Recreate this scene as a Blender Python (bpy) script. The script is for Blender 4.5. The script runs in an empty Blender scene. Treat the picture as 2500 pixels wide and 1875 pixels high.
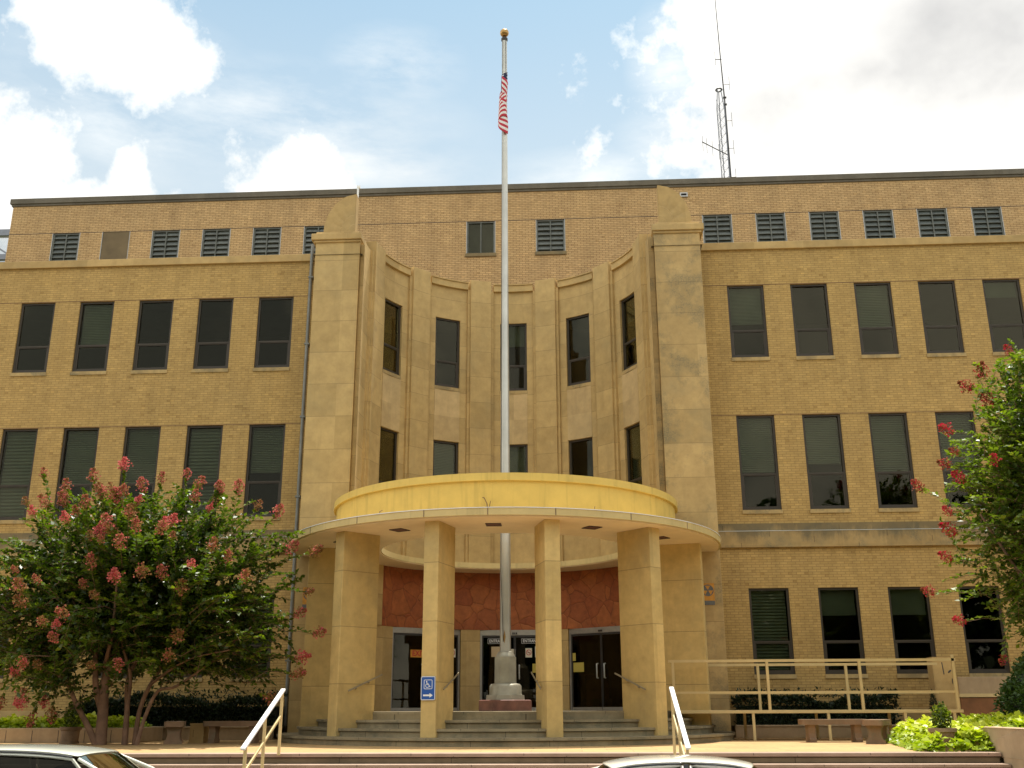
import bpy, math, random
import numpy as np
from mathutils import Vector, Matrix
R_ = math.radians
random.seed(7); rng = np.random.default_rng(11)
scn = bpy.context.scene
COL = scn.collection
pi = math.pi
ZP = -0.725          # plaza level
ZF = -0.07           # porch floor level
ZS = -2.13           # street level
C0 = (0.0, -1.15)    # centre of the round porch
CW = (0.0, -1.03)    # centre of the curved wall
SY = 4.665           # plane of the set-back top storey

# ------------------------------------------------------------------ materials
class NT:
    def __init__(s, name):
        s.m = bpy.data.materials.new(name); s.m.use_nodes = True
        s.t = s.m.node_tree; s.t.nodes.clear()
        s.out = s.n('ShaderNodeOutputMaterial')
    def n(s, ty, **k):
        nd = s.t.nodes.new(ty)
        for a, v in k.items():
            if a.startswith('i_'): nd.inputs[a[2:].replace('_', ' ')].default_value = v
            else: setattr(nd, a, v)
        return nd
    def l(s, a, b): s.t.links.new(a, b)
    def math(s, op, a, b=None, clamp=False):
        nd = s.n('ShaderNodeMath', operation=op, use_clamp=clamp)
        for i, v in enumerate((a, b)):
            if v is None: continue
            if isinstance(v, (int, float)): nd.inputs[i].default_value = v
            else: s.l(v, nd.inputs[i])
        return nd.outputs[0]
    def ramp(s, fac, stops):
        nd = s.n('ShaderNodeValToRGB'); e = nd.color_ramp.elements
        while len(e) < len(stops): e.new(0.5)
        for el, (p, c) in zip(e, stops):
            el.position = p; el.color = (c if len(c) == 4 else (*c, 1))
        if fac is not None: s.l(fac, nd.inputs[0])
        return nd.outputs[0]
    def mix(s, fac, a, b, mode='MIX'):
        nd = s.n('ShaderNodeMix', data_type='RGBA', blend_type=mode)
        for i, v in ((0, fac), (6, a), (7, b)):
            if isinstance(v, (int, float)): nd.inputs[i].default_value = v
            elif isinstance(v, tuple): nd.inputs[i].default_value = (*v[:3], 1)
            else: s.l(v, nd.inputs[i])
        return nd.outputs[2]
    def noise(s, scale, detail=4, rough=.55, vec=None, stretch=None):
        if vec is None: vec = s.pos()
        if stretch:
            mp = s.n('ShaderNodeMapping'); mp.inputs['Scale'].default_value = stretch
            s.l(vec, mp.inputs[0]); vec = mp.outputs[0]
        nd = s.n('ShaderNodeTexNoise'); nd.inputs['Scale'].default_value = scale
        nd.inputs['Detail'].default_value = detail; nd.inputs['Roughness'].default_value = rough
        s.l(vec, nd.inputs['Vector']); return nd.outputs['Fac']
    def pos(s):
        if not hasattr(s, '_p'): s._p = s.n('ShaderNodeNewGeometry').outputs['Position']
        return s._p
    def bsdf(s, col, rough=.8, bump=None, bstr=.3, bdist=.01, **k):
        b = s.n('ShaderNodeBsdfPrincipled')
        if isinstance(col, tuple): b.inputs['Base Color'].default_value = (*col[:3], 1)
        else: s.l(col, b.inputs['Base Color'])
        if isinstance(rough, (int, float)): b.inputs['Roughness'].default_value = rough
        else: s.l(rough, b.inputs['Roughness'])
        for a, v in k.items(): b.inputs[a.replace('_', ' ')].default_value = v
        if bump is not None:
            bn = s.n('ShaderNodeBump'); bn.inputs['Strength'].default_value = bstr; bn.inputs['Distance'].default_value = bdist
            s.l(bump, bn.inputs['Height']); s.l(bn.outputs[0], b.inputs['Normal'])
        s.l(b.outputs[0], s.out.inputs[0]); return b

def simple(name, col, rough=.6, var=.12, scale=6, metal=0, **k):
    t = NT(name)
    nz = t.noise(scale, 5)
    c = t.ramp(nz, [(.3, tuple(v * (1 - var) for v in col)), (.7, tuple(min(1, v * (1 + var)) for v in col))])
    t.bsdf(c, rough, Metallic=metal, **k); return t.m

def brick_mat(name, ca, cb, mortar, grime=.35, rowh=.0685, bw=.213):
    t = NT(name)
    sp = t.n('ShaderNodeSeparateXYZ'); t.l(t.pos(), sp.inputs[0])
    cb_ = t.n('ShaderNodeCombineXYZ'); u = t.math('ADD', sp.outputs[0], sp.outputs[1])
    t.l(u, cb_.inputs[0]); t.l(sp.outputs[2], cb_.inputs[1])
    br = t.n('ShaderNodeTexBrick'); t.l(cb_.outputs[0], br.inputs['Vector'])
    br.inputs['Color1'].default_value = (*ca, 1); br.inputs['Color2'].default_value = (*cb, 1)
    br.inputs['Mortar'].default_value = (*mortar, 1); br.inputs['Scale'].default_value = 1
    br.inputs['Mortar Size'].default_value = .0095; br.inputs['Mortar Smooth'].default_value = .25
    br.inputs['Brick Width'].default_value = bw; br.inputs['Row Height'].default_value = rowh; br.inputs['Bias'].default_value = -.1
    n1 = t.noise(.55, 6, .6); n2 = t.noise(2.2, 4, .6, stretch=(1, 1, .25)); n3 = t.noise(7, 3)
    c = t.mix(t.math('MULTIPLY', t.math('SUBTRACT', n1, .42, True), 1.6), br.outputs['Color'], (.20, .15, .085), 'MIX')
    c = t.mix(grime, br.outputs['Color'], c)
    c = t.mix(.5, c, t.ramp(n2, [(.3, (.72, .70, .66)), (.7, (1.15, 1.13, 1.08))]), 'MULTIPLY')
    fl = t.n('ShaderNodeCombineXYZ'); t.l(t.math('FLOOR', t.math('DIVIDE', u, bw * .5)), fl.inputs[0]); t.l(t.math('FLOOR', t.math('DIVIDE', sp.outputs[2], rowh)), fl.inputs[1])
    wn = t.n('ShaderNodeTexWhiteNoise', noise_dimensions='2D'); t.l(fl.outputs[0], wn.inputs['Vector'])
    c = t.mix(.8, c, t.ramp(wn.outputs[0], [(0, (.74, .69, .62)), (.05, (.95, .94, .93)), (.93, (1.03, 1.03, 1.02)), (1, (1.18, 1.16, 1.1))]), 'MULTIPLY')
    n5 = t.noise(2.6, 5, .65, stretch=(1, 1, .07)); c = t.mix(t.math('MULTIPLY', t.math('SUBTRACT', n5, .57, True), 1.3, True), c, tuple(v * .45 for v in cb))
    c = t.mix(.5, c, t.ramp(n3, [(.3, (.85, .83, .8)), (.75, (1.12, 1.1, 1.05))]), 'MULTIPLY')
    t.bsdf(c, .88, bump=br.outputs['Fac'], bstr=-.3, bdist=.012); return t.m

def stone_mat(name, col, stain=.25, staincol=(.19, .17, .10), joint=.55, jw=.014, heavy=None, streak=.35, vj=0, drip=None):
    t = NT(name)
    uv = t.n('ShaderNodeUVMap'); sp = t.n('ShaderNodeSeparateXYZ'); t.l(uv.outputs[0], sp.inputs[0])
    fr = t.math('FRACT', sp.outputs[1])
    d = t.math('ABSOLUTE', t.math('SUBTRACT', fr, .5)); j = t.math('GREATER_THAN', d, .5 - jw / 2)
    # every course its own tone
    fl = t.math('FLOOR', sp.outputs[1]); wn = t.n('ShaderNodeTexWhiteNoise', noise_dimensions='2D')
    cx = t.n('ShaderNodeCombineXYZ'); t.l(fl, cx.inputs[0]); t.l(t.math('FLOOR', t.math('MULTIPLY', sp.outputs[0], .7)), cx.inputs[1]); t.l(cx.outputs[0], wn.inputs['Vector'])
    n1 = t.noise(.8, 7, .65); n2 = t.noise(3.5, 5, .65); n3 = t.noise(5, 4, .6, stretch=(1, 1, .12)); n4 = t.noise(28, 3)
    c = t.mix(.5, col, t.ramp(wn.outputs[0], [(0, tuple(v * k for v, k in zip(col, (.78, .77, .74)))), (1, tuple(min(1, v * k) for v, k in zip(col, (1.16, 1.17, 1.22))))]))
    c = t.mix(.75, c, t.ramp(n2, [(.3, (.80, .77, .72)), (.7, (1.13, 1.12, 1.1))]), 'MULTIPLY')
    st = t.math('MULTIPLY', t.math('SUBTRACT', n1, .5, True), 5, True)
    st = t.math('MULTIPLY', st, t.math('ADD', .25, n2))
    c = t.mix(t.math('MULTIPLY', st, stain), c, staincol)
    sk = t.math('MULTIPLY', t.math('SUBTRACT', n3, .55, True), 3.2, True)
    c = t.mix(t.math('MULTIPLY', sk, streak), c, tuple(v * .55 for v in col))
    if heavy:
        nb = t.noise(heavy, 6, .72); hb = t.math('MULTIPLY', t.math('SUBTRACT', nb, .5, True), 9, True)
        hb = t.math('MULTIPLY', hb, t.ramp(n4, [(.35, (.2, .2, .2)), (.6, (1, 1, 1))]))
        c = t.mix(t.math('MULTIPLY', hb, .62), c, (.145, .135, .085))
    c = t.mix(t.math('MULTIPLY', j, joint), c, tuple(v * .3 for v in col))
    if drip:
        dz = t.n('ShaderNodeSeparateXYZ'); t.l(t.pos(), dz.inputs[0])
        nd = t.noise(1.3, 5, .65, stretch=(1, 1, .2)); nd2 = t.noise(9, 4, .7, stretch=(1, 1, .4))
        m_ = t.math('SUBTRACT', 1, t.math('DIVIDE', t.math('SUBTRACT', drip[0], dz.outputs[2]), drip[1]))
        m_ = t.math('ADD', m_, t.math('MULTIPLY', t.math('SUBTRACT', nd, .52), 5)); m_ = t.math('ADD', m_, t.math('MULTIPLY', t.math('SUBTRACT', nd2, .5), 1.6))
        c = t.mix(t.math('MULTIPLY', t.math('MULTIPLY', m_, 1.0, True), .62), c, (.075, .068, .042))
    if vj:
        sz = t.n('ShaderNodeSeparateXYZ'); t.l(t.pos(), sz.inputs[0])
        row = t.math('MULTIPLY', t.math('FLOOR', t.math('DIVIDE', t.math('ADD', sz.outputs[2], 7), .16)), .377)
        q = t.math('FRACT', t.math('ADD', t.math('DIVIDE', sp.outputs[0], vj), row)); q = t.math('LESS_THAN', q, .014 / vj)
        c = t.mix(t.math('MULTIPLY', q, .75), c, tuple(v * .2 for v in col))
    h = t.math('SUBTRACT', t.math('MULTIPLY', n4, .25), j)
    t.bsdf(c, .85, bump=h, bstr=.25, bdist=.01); return t.m

def glass_mat(name, tint=(.42, .45, .44), fmul=1.25, rough=.015):
    t = NT(name)
    tr = t.n('ShaderNodeBsdfTransparent'); tr.inputs[0].default_value = (*tint, 1)
    gl = t.n('ShaderNodeBsdfGlossy'); gl.inputs['Roughness'].default_value = rough; gl.inputs[0].default_value = (.92, .84, .66, 1)
    nz = t.noise(.9, 2); bn = t.n('ShaderNodeBump'); bn.inputs['Strength'].default_value = .05; bn.inputs['Distance'].default_value = .05
    t.l(nz, bn.inputs['Height']); t.l(bn.outputs[0], gl.inputs['Normal'])
    fr = t.n('ShaderNodeFresnel'); fr.inputs[0].default_value = 1.52
    f = t.math('MULTIPLY', fr.outputs[0], fmul, True)
    mx = t.n('ShaderNodeMixShader'); t.l(f, mx.inputs[0]); t.l(tr.outputs[0], mx.inputs[1]); t.l(gl.outputs[0], mx.inputs[2])
    t.l(mx.outputs[0], t.out.inputs[0]); return t.m

def leaf_mat(name, stops, rough=.32, trans=.35, spec=.6, tmul=(1.3, 1.5, .5)):
    t = NT(name)
    at = t.n('ShaderNodeAttribute', attribute_name='tone')
    c = t.ramp(at.outputs['Fac'], stops)
    b = t.bsdf(c, rough); b.inputs['Specular IOR Level'].default_value = spec
    tl = t.n('ShaderNodeBsdfTranslucent'); c2 = t.mix(1, c, tmul, 'MULTIPLY'); t.l(c2, tl.inputs[0])
    mx = t.n('ShaderNodeMixShader'); mx.inputs[0].default_value = trans
    t.l(b.outputs[0], mx.inputs[1]); t.l(tl.outputs[0], mx.inputs[2]); t.l(mx.outputs[0], t.out.inputs[0]); return t.m

M = {}
M['brick'] = brick_mat('tan_brick', (.515, .345, .122), (.445, .290, .097), (.335, .212, .074), .25)
M['brick_up'] = brick_mat('pinkish_tan_brick', (.585, .395, .190), (.50, .325, .150), (.26, .155, .07), .2)
M['stone'] = stone_mat('limestone', (.51, .355, .145), stain=.3)
M['stone_pier'] = stone_mat('pier_limestone', (.60, .435, .17), stain=.45, streak=.5)
M['stone_old'] = stone_mat('stained_limestone', (.50, .345, .145), stain=.5, staincol=(.15, .14, .085), heavy=1.25)
M['stone_belt'] = stone_mat('weathered_limestone_band', (.42, .285, .115), stain=.6, joint=0, heavy=1.4, streak=.8, vj=3.1, drip=(4.53, .28))
M['stone_trim'] = stone_mat('limestone_trim', (.48, .325, .13), stain=.35, joint=0)
M['stone_light'] = stone_mat('pale_spandrel_stone', (.55, .395, .19), stain=.35, joint=0, streak=.5)
M['coping'] = stone_mat('dark_weathered_coping', (.145, .125, .092), stain=.6, staincol=(.05, .045, .035), joint=0, streak=.6)
M['step'] = stone_mat('grey_step_stone', (.29, .24, .145), stain=.85, staincol=(.08, .068, .045), joint=0, heavy=1.6, streak=.7, vj=1.5)
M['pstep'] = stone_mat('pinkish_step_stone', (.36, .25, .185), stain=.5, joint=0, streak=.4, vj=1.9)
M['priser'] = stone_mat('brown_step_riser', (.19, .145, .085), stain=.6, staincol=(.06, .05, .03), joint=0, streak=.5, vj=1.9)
M['concrete'] = stone_mat('planter_concrete', (.42, .31, .19), stain=.5, joint=0, streak=.5)
M['bench'] = stone_mat('bench_concrete', (.23, .145, .085), stain=.6, staincol=(.1, .08, .05), joint=0, heavy=2.5)
def stucco(name, col):
    t = NT(name); n = t.noise(2.2, 6, .65); n2 = t.noise(6, 5, .6, stretch=(1, 1, .06)); n3 = t.noise(40, 2)
    c = t.ramp(n, [(.3, tuple(v * .9 for v in col)), (.7, tuple(v * 1.07 for v in col))])
    c = t.mix(t.math('MULTIPLY', t.math('SUBTRACT', n2, .54, True), 2.6, True), c, tuple(v * .55 for v in col))
    t.bsdf(c, .8, bump=n3, bstr=.12, bdist=.01); return t.m
M['yellow'] = stucco('yellow_painted_stucco', (.64, .455, .118))
M['slab'] = stucco('cream_painted_edge', (.62, .475, .205))
M['soffit'] = simple('cream_soffit_paint', (.80, .63, .39), .75, .06, 2)
M['bronze'] = simple('bronze_window_frame', (.040, .029, .016), .6, .15, 5)
M['alu'] = simple('grey_aluminium', (.42, .41, .38), .4, .1, 8, .6)
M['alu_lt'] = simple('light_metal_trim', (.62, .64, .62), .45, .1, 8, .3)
M['pole'] = simple('silver_painted_pole', (.50, .49, .44), .4, .14, 1.2, .6)
M['glass'] = glass_mat('window_glass', (.60, .63, .56), .5); M['doorglass'] = glass_mat('door_glass', (.45, .45, .40), .55)
M['carglass'] = glass_mat('car_glass', (.10, .11, .105), .5)
M['blind'] = simple('grey_green_blind', (.40, .43, .37), .8, .1, 2)
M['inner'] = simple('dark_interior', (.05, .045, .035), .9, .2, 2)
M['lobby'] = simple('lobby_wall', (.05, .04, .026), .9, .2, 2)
M['ply'] = simple('brown_board', (.15, .105, .05), .8, .2, 2)
M['jal'] = simple('grey_green_slat', (.10, .105, .085), .4, .25, 6)
M['dark'] = simple('dark_metal', (.035, .032, .03), .5, .2, 6)
M['white'] = simple('white_paint', (.82, .82, .80), .35, .04, 5)
M['railyel'] = simple('pale_yellow_rail_paint', (.60, .46, .22), .5, .08, 4)
M['railgrey'] = simple('tan_grey_rail', (.30, .26, .18), .5, .1, 6, .3)
M['gold'] = simple('dull_gold', (.42, .25, .09), .35, .15, 6, .8)
M['brownlight'] = simple('brown_light_grille', (.12, .045, .03), .6, .2, 12)
M['plinth'] = simple('brown_tile', (.15, .06, .042), .5, .35, 4)
M['wood'] = simple('brown_wood', (.22, .09, .03), .55, .25, 4)
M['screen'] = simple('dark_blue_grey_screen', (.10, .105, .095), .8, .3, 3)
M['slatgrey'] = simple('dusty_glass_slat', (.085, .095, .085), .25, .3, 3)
M['polebase'] = simple('dull_silver_paint', (.33, .31, .24), .45, .18, 3, .45)
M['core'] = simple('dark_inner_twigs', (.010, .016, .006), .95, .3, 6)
M['sill'] = stone_mat('grimy_sill_stone', (.44, .31, .13), stain=.9, staincol=(.09, .08, .05), joint=0, heavy=2.6, streak=.8)
M['blue'] = simple('blue_sign_paint', (.012, .085, .36), .4, .05, 5)
M['orange'] = simple('orange_yellow_sign_paint', (.60, .27, .03), .55, .15, 20)
M['signgrey'] = simple('faded_grey_sign', (.13, .13, .12), .6, .2, 20)
M['paper'] = simple('white_paper', (.72, .66, .52), .8, .04, 5)
M['paper2'] = simple('tan_paper', (.55, .42, .25), .8, .04, 5)
M['yelpaper'] = simple('yellow_paper', (.50, .40, .08), .8, .04, 5)
M['red'] = simple('red_ink', (.5, .035, .03), .6, .05, 5)
M['black'] = simple('black_rubber', (.02, .02, .02), .7, .1, 5)
M['grating'] = simple('grey_steel', (.22, .23, .26), .5, .1, 5, .4)
M['bark'] = simple('grey_brown_bark', (.17, .095, .055), .8, .35, 5)
M['terracotta'] = simple('aged_planter_pot', (.26, .17, .10), .85, .3, 5)
M['soil'] = simple('planting_soil', (.06, .04, .025), .95, .3, 4)
M['downspout'] = simple('grey_downspout', (.19, .19, .17), .5, .2, 4, .2)
def flagstone():
    t = NT('red_flagstone')
    mp = t.n('ShaderNodeUVMap')
    nz = t.n('ShaderNodeTexNoise'); nz.inputs['Scale'].default_value = 2.2; t.l(mp.outputs[0], nz.inputs['Vector'])
    wv = t.mix(.12, mp.outputs[0], nz.outputs['Color'])
    v = t.n('ShaderNodeTexVoronoi', feature='DISTANCE_TO_EDGE'); v.inputs['Scale'].default_value = 2.3; t.l(wv, v.inputs['Vector'])
    v2 = t.n('ShaderNodeTexVoronoi', feature='F1'); v2.inputs['Scale'].default_value = 2.3; t.l(wv, v2.inputs['Vector'])
    n2 = t.noise(5, 6, .7)
    sp = t.n('ShaderNodeSeparateColor'); t.l(v2.outputs['Color'], sp.inputs[0])
    c = t.ramp(sp.outputs[0], [(0, (.30, .080, .024)), (.5, (.34, .10, .03)), (1, (.39, .125, .036))])
    c = t.mix(.7, c, t.ramp(n2, [(.3, (.55, .52, .5)), (.7, (1.3, 1.25, 1.15))]), 'MULTIPLY')
    e = t.math('LESS_THAN', v.outputs['Distance'], .011)
    c = t.mix(t.math('MULTIPLY', e, .5), c, (.08, .028, .012))
    h = t.math('ADD', t.math('MINIMUM', v.outputs['Distance'], .06), t.math('MULTIPLY', n2, .06))
    t.bsdf(c, .75, bump=h, bstr=.9, bdist=.25); return t.m
M['flag_stone'] = flagstone()
def paving():
    t = NT('tan_pavers')
    br = t.n('ShaderNodeTexBrick'); t.l(t.pos(), br.inputs['Vector']); br.inputs['Scale'].default_value = 1
    br.inputs['Brick Width'].default_value = .9; br.inputs['Row Height'].default_value = .6; br.inputs['Mortar Size'].default_value = .008
    br.inputs['Color1'].default_value = (.47, .30, .125, 1); br.inputs['Color2'].default_value = (.41, .255, .105, 1); br.inputs['Mortar'].default_value = (.22, .15, .08, 1)
    n = t.noise(1.2, 6, .65); n2 = t.noise(14, 3)
    c = t.mix(.6, br.outputs['Color'], t.ramp(n, [(.3, (.75, .74, .72)), (.7, (1.15, 1.14, 1.1))]), 'MULTIPLY')
    c = t.mix(.4, c, t.ramp(n2, [(.3, (.8, .8, .8)), (.7, (1.15, 1.15, 1.15))]), 'MULTIPLY')
    t.bsdf(c, .85); return t.m
M['paving'] = paving()
def ground(name, a, b, sc):
    t = NT(name); n = t.noise(sc, 6, .7); n2 = t.noise(60, 2)
    c = t.ramp(n, [(.3, a), (.7, b)]); c = t.mix(.5, c, t.ramp(n2, [(.3, (.7, .7, .7)), (.7, (1.3, 1.3, 1.3))]), 'MULTIPLY')
    t.bsdf(c, .9, bump=n2, bstr=.3); return t.m
M['asphalt'] = ground('asphalt', (.04, .04, .042), (.065, .063, .06), .8)
M['walk'] = ground('sidewalk_concrete', (.20, .175, .14), (.26, .23, .18), .7)
M['grass'] = ground('grass_ground', (.05, .075, .02), (.09, .12, .035), .5)
M['flag'] = None
def flagmat():
    t = NT('striped_flag_cloth')
    uv = t.n('ShaderNodeUVMap'); sp = t.n('ShaderNodeSeparateXYZ'); t.l(uv.outputs[0], sp.inputs[0])
    st = t.math('GREATER_THAN', t.math('MODULO', t.math('MULTIPLY', sp.outputs[1], 13), 2), 1)
    c = t.mix(st, (.46, .028, .05), (.72, .68, .64))
    can = t.math('MULTIPLY', t.math('LESS_THAN', sp.outputs[0], .4), t.math('LESS_THAN', sp.outputs[1], 7 / 13))
    # rows of white stars as small round dots at cloth scale
    a = t.math('SUBTRACT', t.math('FRACT', t.math('MULTIPLY', sp.outputs[0], 15)), .5); b = t.math('SUBTRACT', t.math('FRACT', t.math('MULTIPLY', sp.outputs[1], 9.3)), .5)
    dd = t.math('LESS_THAN', t.math('ADD', t.math('MULTIPLY', a, a), t.math('MULTIPLY', b, b)), .05)
    c = t.mix(can, c, t.mix(dd, (.012, .016, .06), (.7, .7, .7)))
    b_ = t.bsdf(c, .8); return t.m
M['flag'] = flagmat()
def paint(name, col, coat=1., metal=0.):
    t = NT(name); n = t.noise(3, 3)
    c = t.ramp(n, [(.3, tuple(v * .96 for v in col)), (.7, col)])
    t.bsdf(c, .35, Metallic=metal, Coat_Weight=coat, Coat_Roughness=.04); return t.m
M['car_white'] = paint('cream_white_car_paint', (.74, .70, .60)); M['car_green'] = paint('pale_silver_green_car_paint', (.62, .62, .52), 1., .2)
M['leaf'] = leaf_mat('glossy_green_leaves', [(0, (.022, .046, .006)), (.55, (.080, .122, .008)), (1, (.24, .28, .022))], .38, .36, .42)
M['leaf_r'] = leaf_mat('yellowish_green_leaves', [(0, (.040, .075, .010)), (.5, (.115, .165, .016)), (1, (.32, .35, .03))], .40, .38, .38)
M['hedge'] = leaf_mat('dark_hedge_leaves', [(0, (.010, .018, .008)), (1, (.028, .045, .016))], .5, .15, .3)
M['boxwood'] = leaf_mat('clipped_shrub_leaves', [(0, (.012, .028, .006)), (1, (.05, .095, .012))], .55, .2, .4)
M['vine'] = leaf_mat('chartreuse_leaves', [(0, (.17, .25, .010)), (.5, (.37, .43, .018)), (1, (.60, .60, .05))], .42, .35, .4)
M['petal'] = leaf_mat('rose_pink_petals', [(0, (.17, .115, .03)), (.42, (.34, .17, .06)), (.5, (.45, .13, .09)), (1, (.68, .14, .15))], .7, .3, .2, (1, 1, 1))
M['petal_r'] = leaf_mat('crimson_petals', [(0, (.20, .12, .03)), (.25, (.34, .10, .05)), (.4, (.52, .025, .05)), (1, (.66, .03, .075))], .7, .3, .2, (1, 1, 1))

# ------------------------------------------------------------------ mesh helpers
JZ = [-2.2, -.725, .7, 1.9, 3.05, 4.15, 5.05, 5.95, 6.85, 7.78, 8.65, 9.42, 10.16, 10.95, 11.76, 12.38, 13.3, 14.2]
def vmap(z): return float(np.interp(z, JZ, range(len(JZ))))
class MB:
    def __init__(s): s.v = []; s.f = []; s.uv = []; s.mi = []; s.cm = 0
    def face(s, pts, uv=None):
        i = len(s.v); s.v += [tuple(p) for p in pts]; s.f.append(tuple(range(i, i + len(pts))))
        s.uv.append(uv); s.mi.append(s.cm)
    def grid(s, P, uvs=None, flip=False):     # P[i][j]
        i0 = len(s.v); n, m = len(P), len(P[0])
        for r in P: s.v += [tuple(p) for p in r]
        for i in range(n - 1):
            for j in range(m - 1):
                q = (i0 + i * m + j, i0 + (i + 1) * m + j, i0 + (i + 1) * m + j + 1, i0 + i * m + j + 1)
                s.f.append(q[::-1] if flip else q); s.mi.append(s.cm)
                s.uv.append(None if uvs is None else [uvs[i][j], uvs[i + 1][j], uvs[i + 1][j + 1], uvs[i][j + 1]][::(-1 if flip else 1)])
    def box(s, x0, x1, y0, y1, z0, z1, T=None):
        p = [(x, y, z) for x in (x0, x1) for y in (y0, y1) for z in (z0, z1)]
        if T is not None: p = [T @ Vector(q) for q in p]
        i = len(s.v); s.v += [tuple(q) for q in p]
        for q in ((0, 1, 3, 2), (4, 6, 7, 5), (0, 4, 5, 1), (2, 3, 7, 6), (0, 2, 6, 4), (1, 5, 7, 3)):
            s.f.append(tuple(i + k for k in q)); s.uv.append(None); s.mi.append(s.cm)
    def obox(s, c, ax, ay, az, hx, hy, hz):   # oriented box
        T = Matrix.Translation(Vector(c)) @ Matrix((Vector(ax).normalized(), Vector(ay).normalized(), Vector(az).normalized())).transposed().to_4x4()
        s.box(-hx, hx, -hy, hy, -hz, hz, T)
    def bar(s, p0, p1, w, h, up=(0, 0, 1)):
        p0 = Vector(p0); p1 = Vector(p1); d = (p1 - p0); L = d.length; d.normalize(); up = Vector(up)
        if abs(d.dot(up)) > .98: up = Vector((0, 1, 0))
        sx = d.cross(up).normalized(); u = sx.cross(d)
        s.obox((p0 + p1) / 2, d, sx, u, L / 2, w / 2, h / 2)
    def tube(s, pts, rad, n=8, cap=True):
        pts = [Vector(p) for p in pts]; rad = [float(q) for q in rad] if hasattr(rad, '__len__') else [float(rad)] * len(pts)
        rings = []; pu = None
        for i, p in enumerate(pts):
            d = (pts[min(i + 1, len(pts) - 1)] - pts[max(i - 1, 0)]).normalized()
            u = Vector((0, 0, 1)) if abs(d.z) < .9 else Vector((1, 0, 0))
            if pu is not None: u = pu
            a = d.cross(u).normalized(); b = a.cross(d).normalized(); pu = b
            rings.append([p + rad[i] * (math.cos(2 * pi * k / n) * a + math.sin(2 * pi * k / n) * b) for k in range(n)])
        i0 = len(s.v)
        for r in rings: s.v += [tuple(q) for q in r]
        for i in range(len(rings) - 1):
            for k in range(n):
                k2 = (k + 1) % n
                s.f.append((i0 + i * n + k, i0 + (i + 1) * n + k, i0 + (i + 1) * n + k2, i0 + i * n + k2)); s.uv.append(None); s.mi.append(s.cm)
        if cap:
            s.f.append(tuple(i0 + k for k in range(n))); s.uv.append(None); s.mi.append(s.cm)
            s.f.append(tuple(i0 + (len(rings) - 1) * n + k for k in reversed(range(n)))); s.uv.append(None); s.mi.append(s.cm)
    def lathe(s, prof, c=(0, 0), n=32, off=0.):
        P = [[(c[0] + r * math.cos(2 * pi * k / n + off), c[1] + r * math.sin(2 * pi * k / n + off), z) for r, z in prof] for k in range(n + 1)]
        s.grid(P)
    def arcbox(s, c, r0, r1, a0, a1, z0, z1, step=2.5, flip=False):   # angle 0 = +y (far side), + towards +x
        n = max(1, int(math.ceil(abs(a1 - a0) / step))); A = [R_(a0 + (a1 - a0) * k / n) for k in range(n + 1)]
        pt = lambda r, a, z: (c[0] + r * math.sin(a), c[1] + r * math.cos(a), z)
        u = lambda r, a, z: (a * (r0 + r1) / 2, vmap(z))
        for (ra, za, rb, zb) in ((r0, z0, r0, z1), (r0, z1, r1, z1), (r1, z1, r1, z0), (r1, z0, r0, z0)):
            if ra == rb == 0: continue
            s.grid([[pt(ra, a, za), pt(rb, a, zb)] for a in A], [[u(ra, a, za), u(rb, a, zb)] for a in A])
        if abs(a1 - a0) < 359.9:
            for a in (A[0], A[-1]):
                q = [pt(r0, a, z0), pt(r1, a, z0), pt(r1, a, z1), pt(r0, a, z1)]
                s.face(q if a == A[0] else q[::-1])
    def prism(s, poly, z0, z1):
        n = len(poly); s.face([(x, y, z0) for x, y in reversed(poly)]); s.face([(x, y, z1) for x, y in poly])
        for i in range(n):
            a, b = poly[i], poly[(i + 1) % n]; s.face([(*a, z0), (*b, z0), (*b, z1), (*a, z1)])
    def wall(s, P, us, zs, ops, depth, ul=lambda u: u):
        """sheet P(u,z,d) with rectangular openings (u0,u1,z0,z1) and reveals of the given depth"""
        us = sorted(set([round(u, 5) for u in us] + [round(u, 5) for o in ops for u in o[:2]])); zs = sorted(set([round(z, 5) for z in zs] + [round(z, 5) for o in ops for z in o[2:]]))
        ins = lambda u, z: any(o[0] < u < o[1] and o[2] < z < o[3] for o in ops)
        for a, b in zip(us, us[1:]):
            for c, d in zip(zs, zs[1:]):
                if not ins((a + b) / 2, (c + d) / 2):
                    s.face([P(a, c, 0), P(b, c, 0), P(b, d, 0), P(a, d, 0)], [(ul(a), vmap(c)), (ul(b), vmap(c)), (ul(b), vmap(d)), (ul(a), vmap(d))])
        for o in ops:
            if depth <= 0: continue
            u0, u1, z0, z1 = [round(k, 5) for k in o]
            uu = [u for u in us if u0 <= u <= u1]
            for a, b in zip(uu, uu[1:]):
                s.face([P(a, z0, 0), P(a, z0, depth), P(b, z0, depth), P(b, z0, 0)][::-1]); s.face([P(a, z1, 0), P(b, z1, 0), P(b, z1, depth), P(a, z1, depth)][::-1])
            s.face([P(u0, z0, 0), P(u0, z1, 0), P(u0, z1, depth), P(u0, z0, depth)][::-1]); s.face([P(u1, z0, 0), P(u1, z0, depth), P(u1, z1, depth), P(u1, z1, 0)][::-1])
    def mesh(s, name, mats, off=(0, 0, 0), smooth=None):
        me = bpy.data.meshes.new(name)
        me.from_pydata([(x - off[0], y - off[1], z - off[2]) for x, y, z in s.v], [], s.f)
        for m in (mats if isinstance(mats, (list, tuple)) else [mats]): me.materials.append(m)
        uvl = me.uv_layers.new(name='UVMap'); k = 0; arr = []
        for f, uv in zip(s.f, s.uv):
            if uv is None: arr += [c for i in f for c in (s.v[i][0] + s.v[i][1], vmap(s.v[i][2]))]
            else: arr += [c for q in uv for c in q]
        uvl.data.foreach_set('uv', arr); me.polygons.foreach_set('material_index', s.mi)
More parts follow.
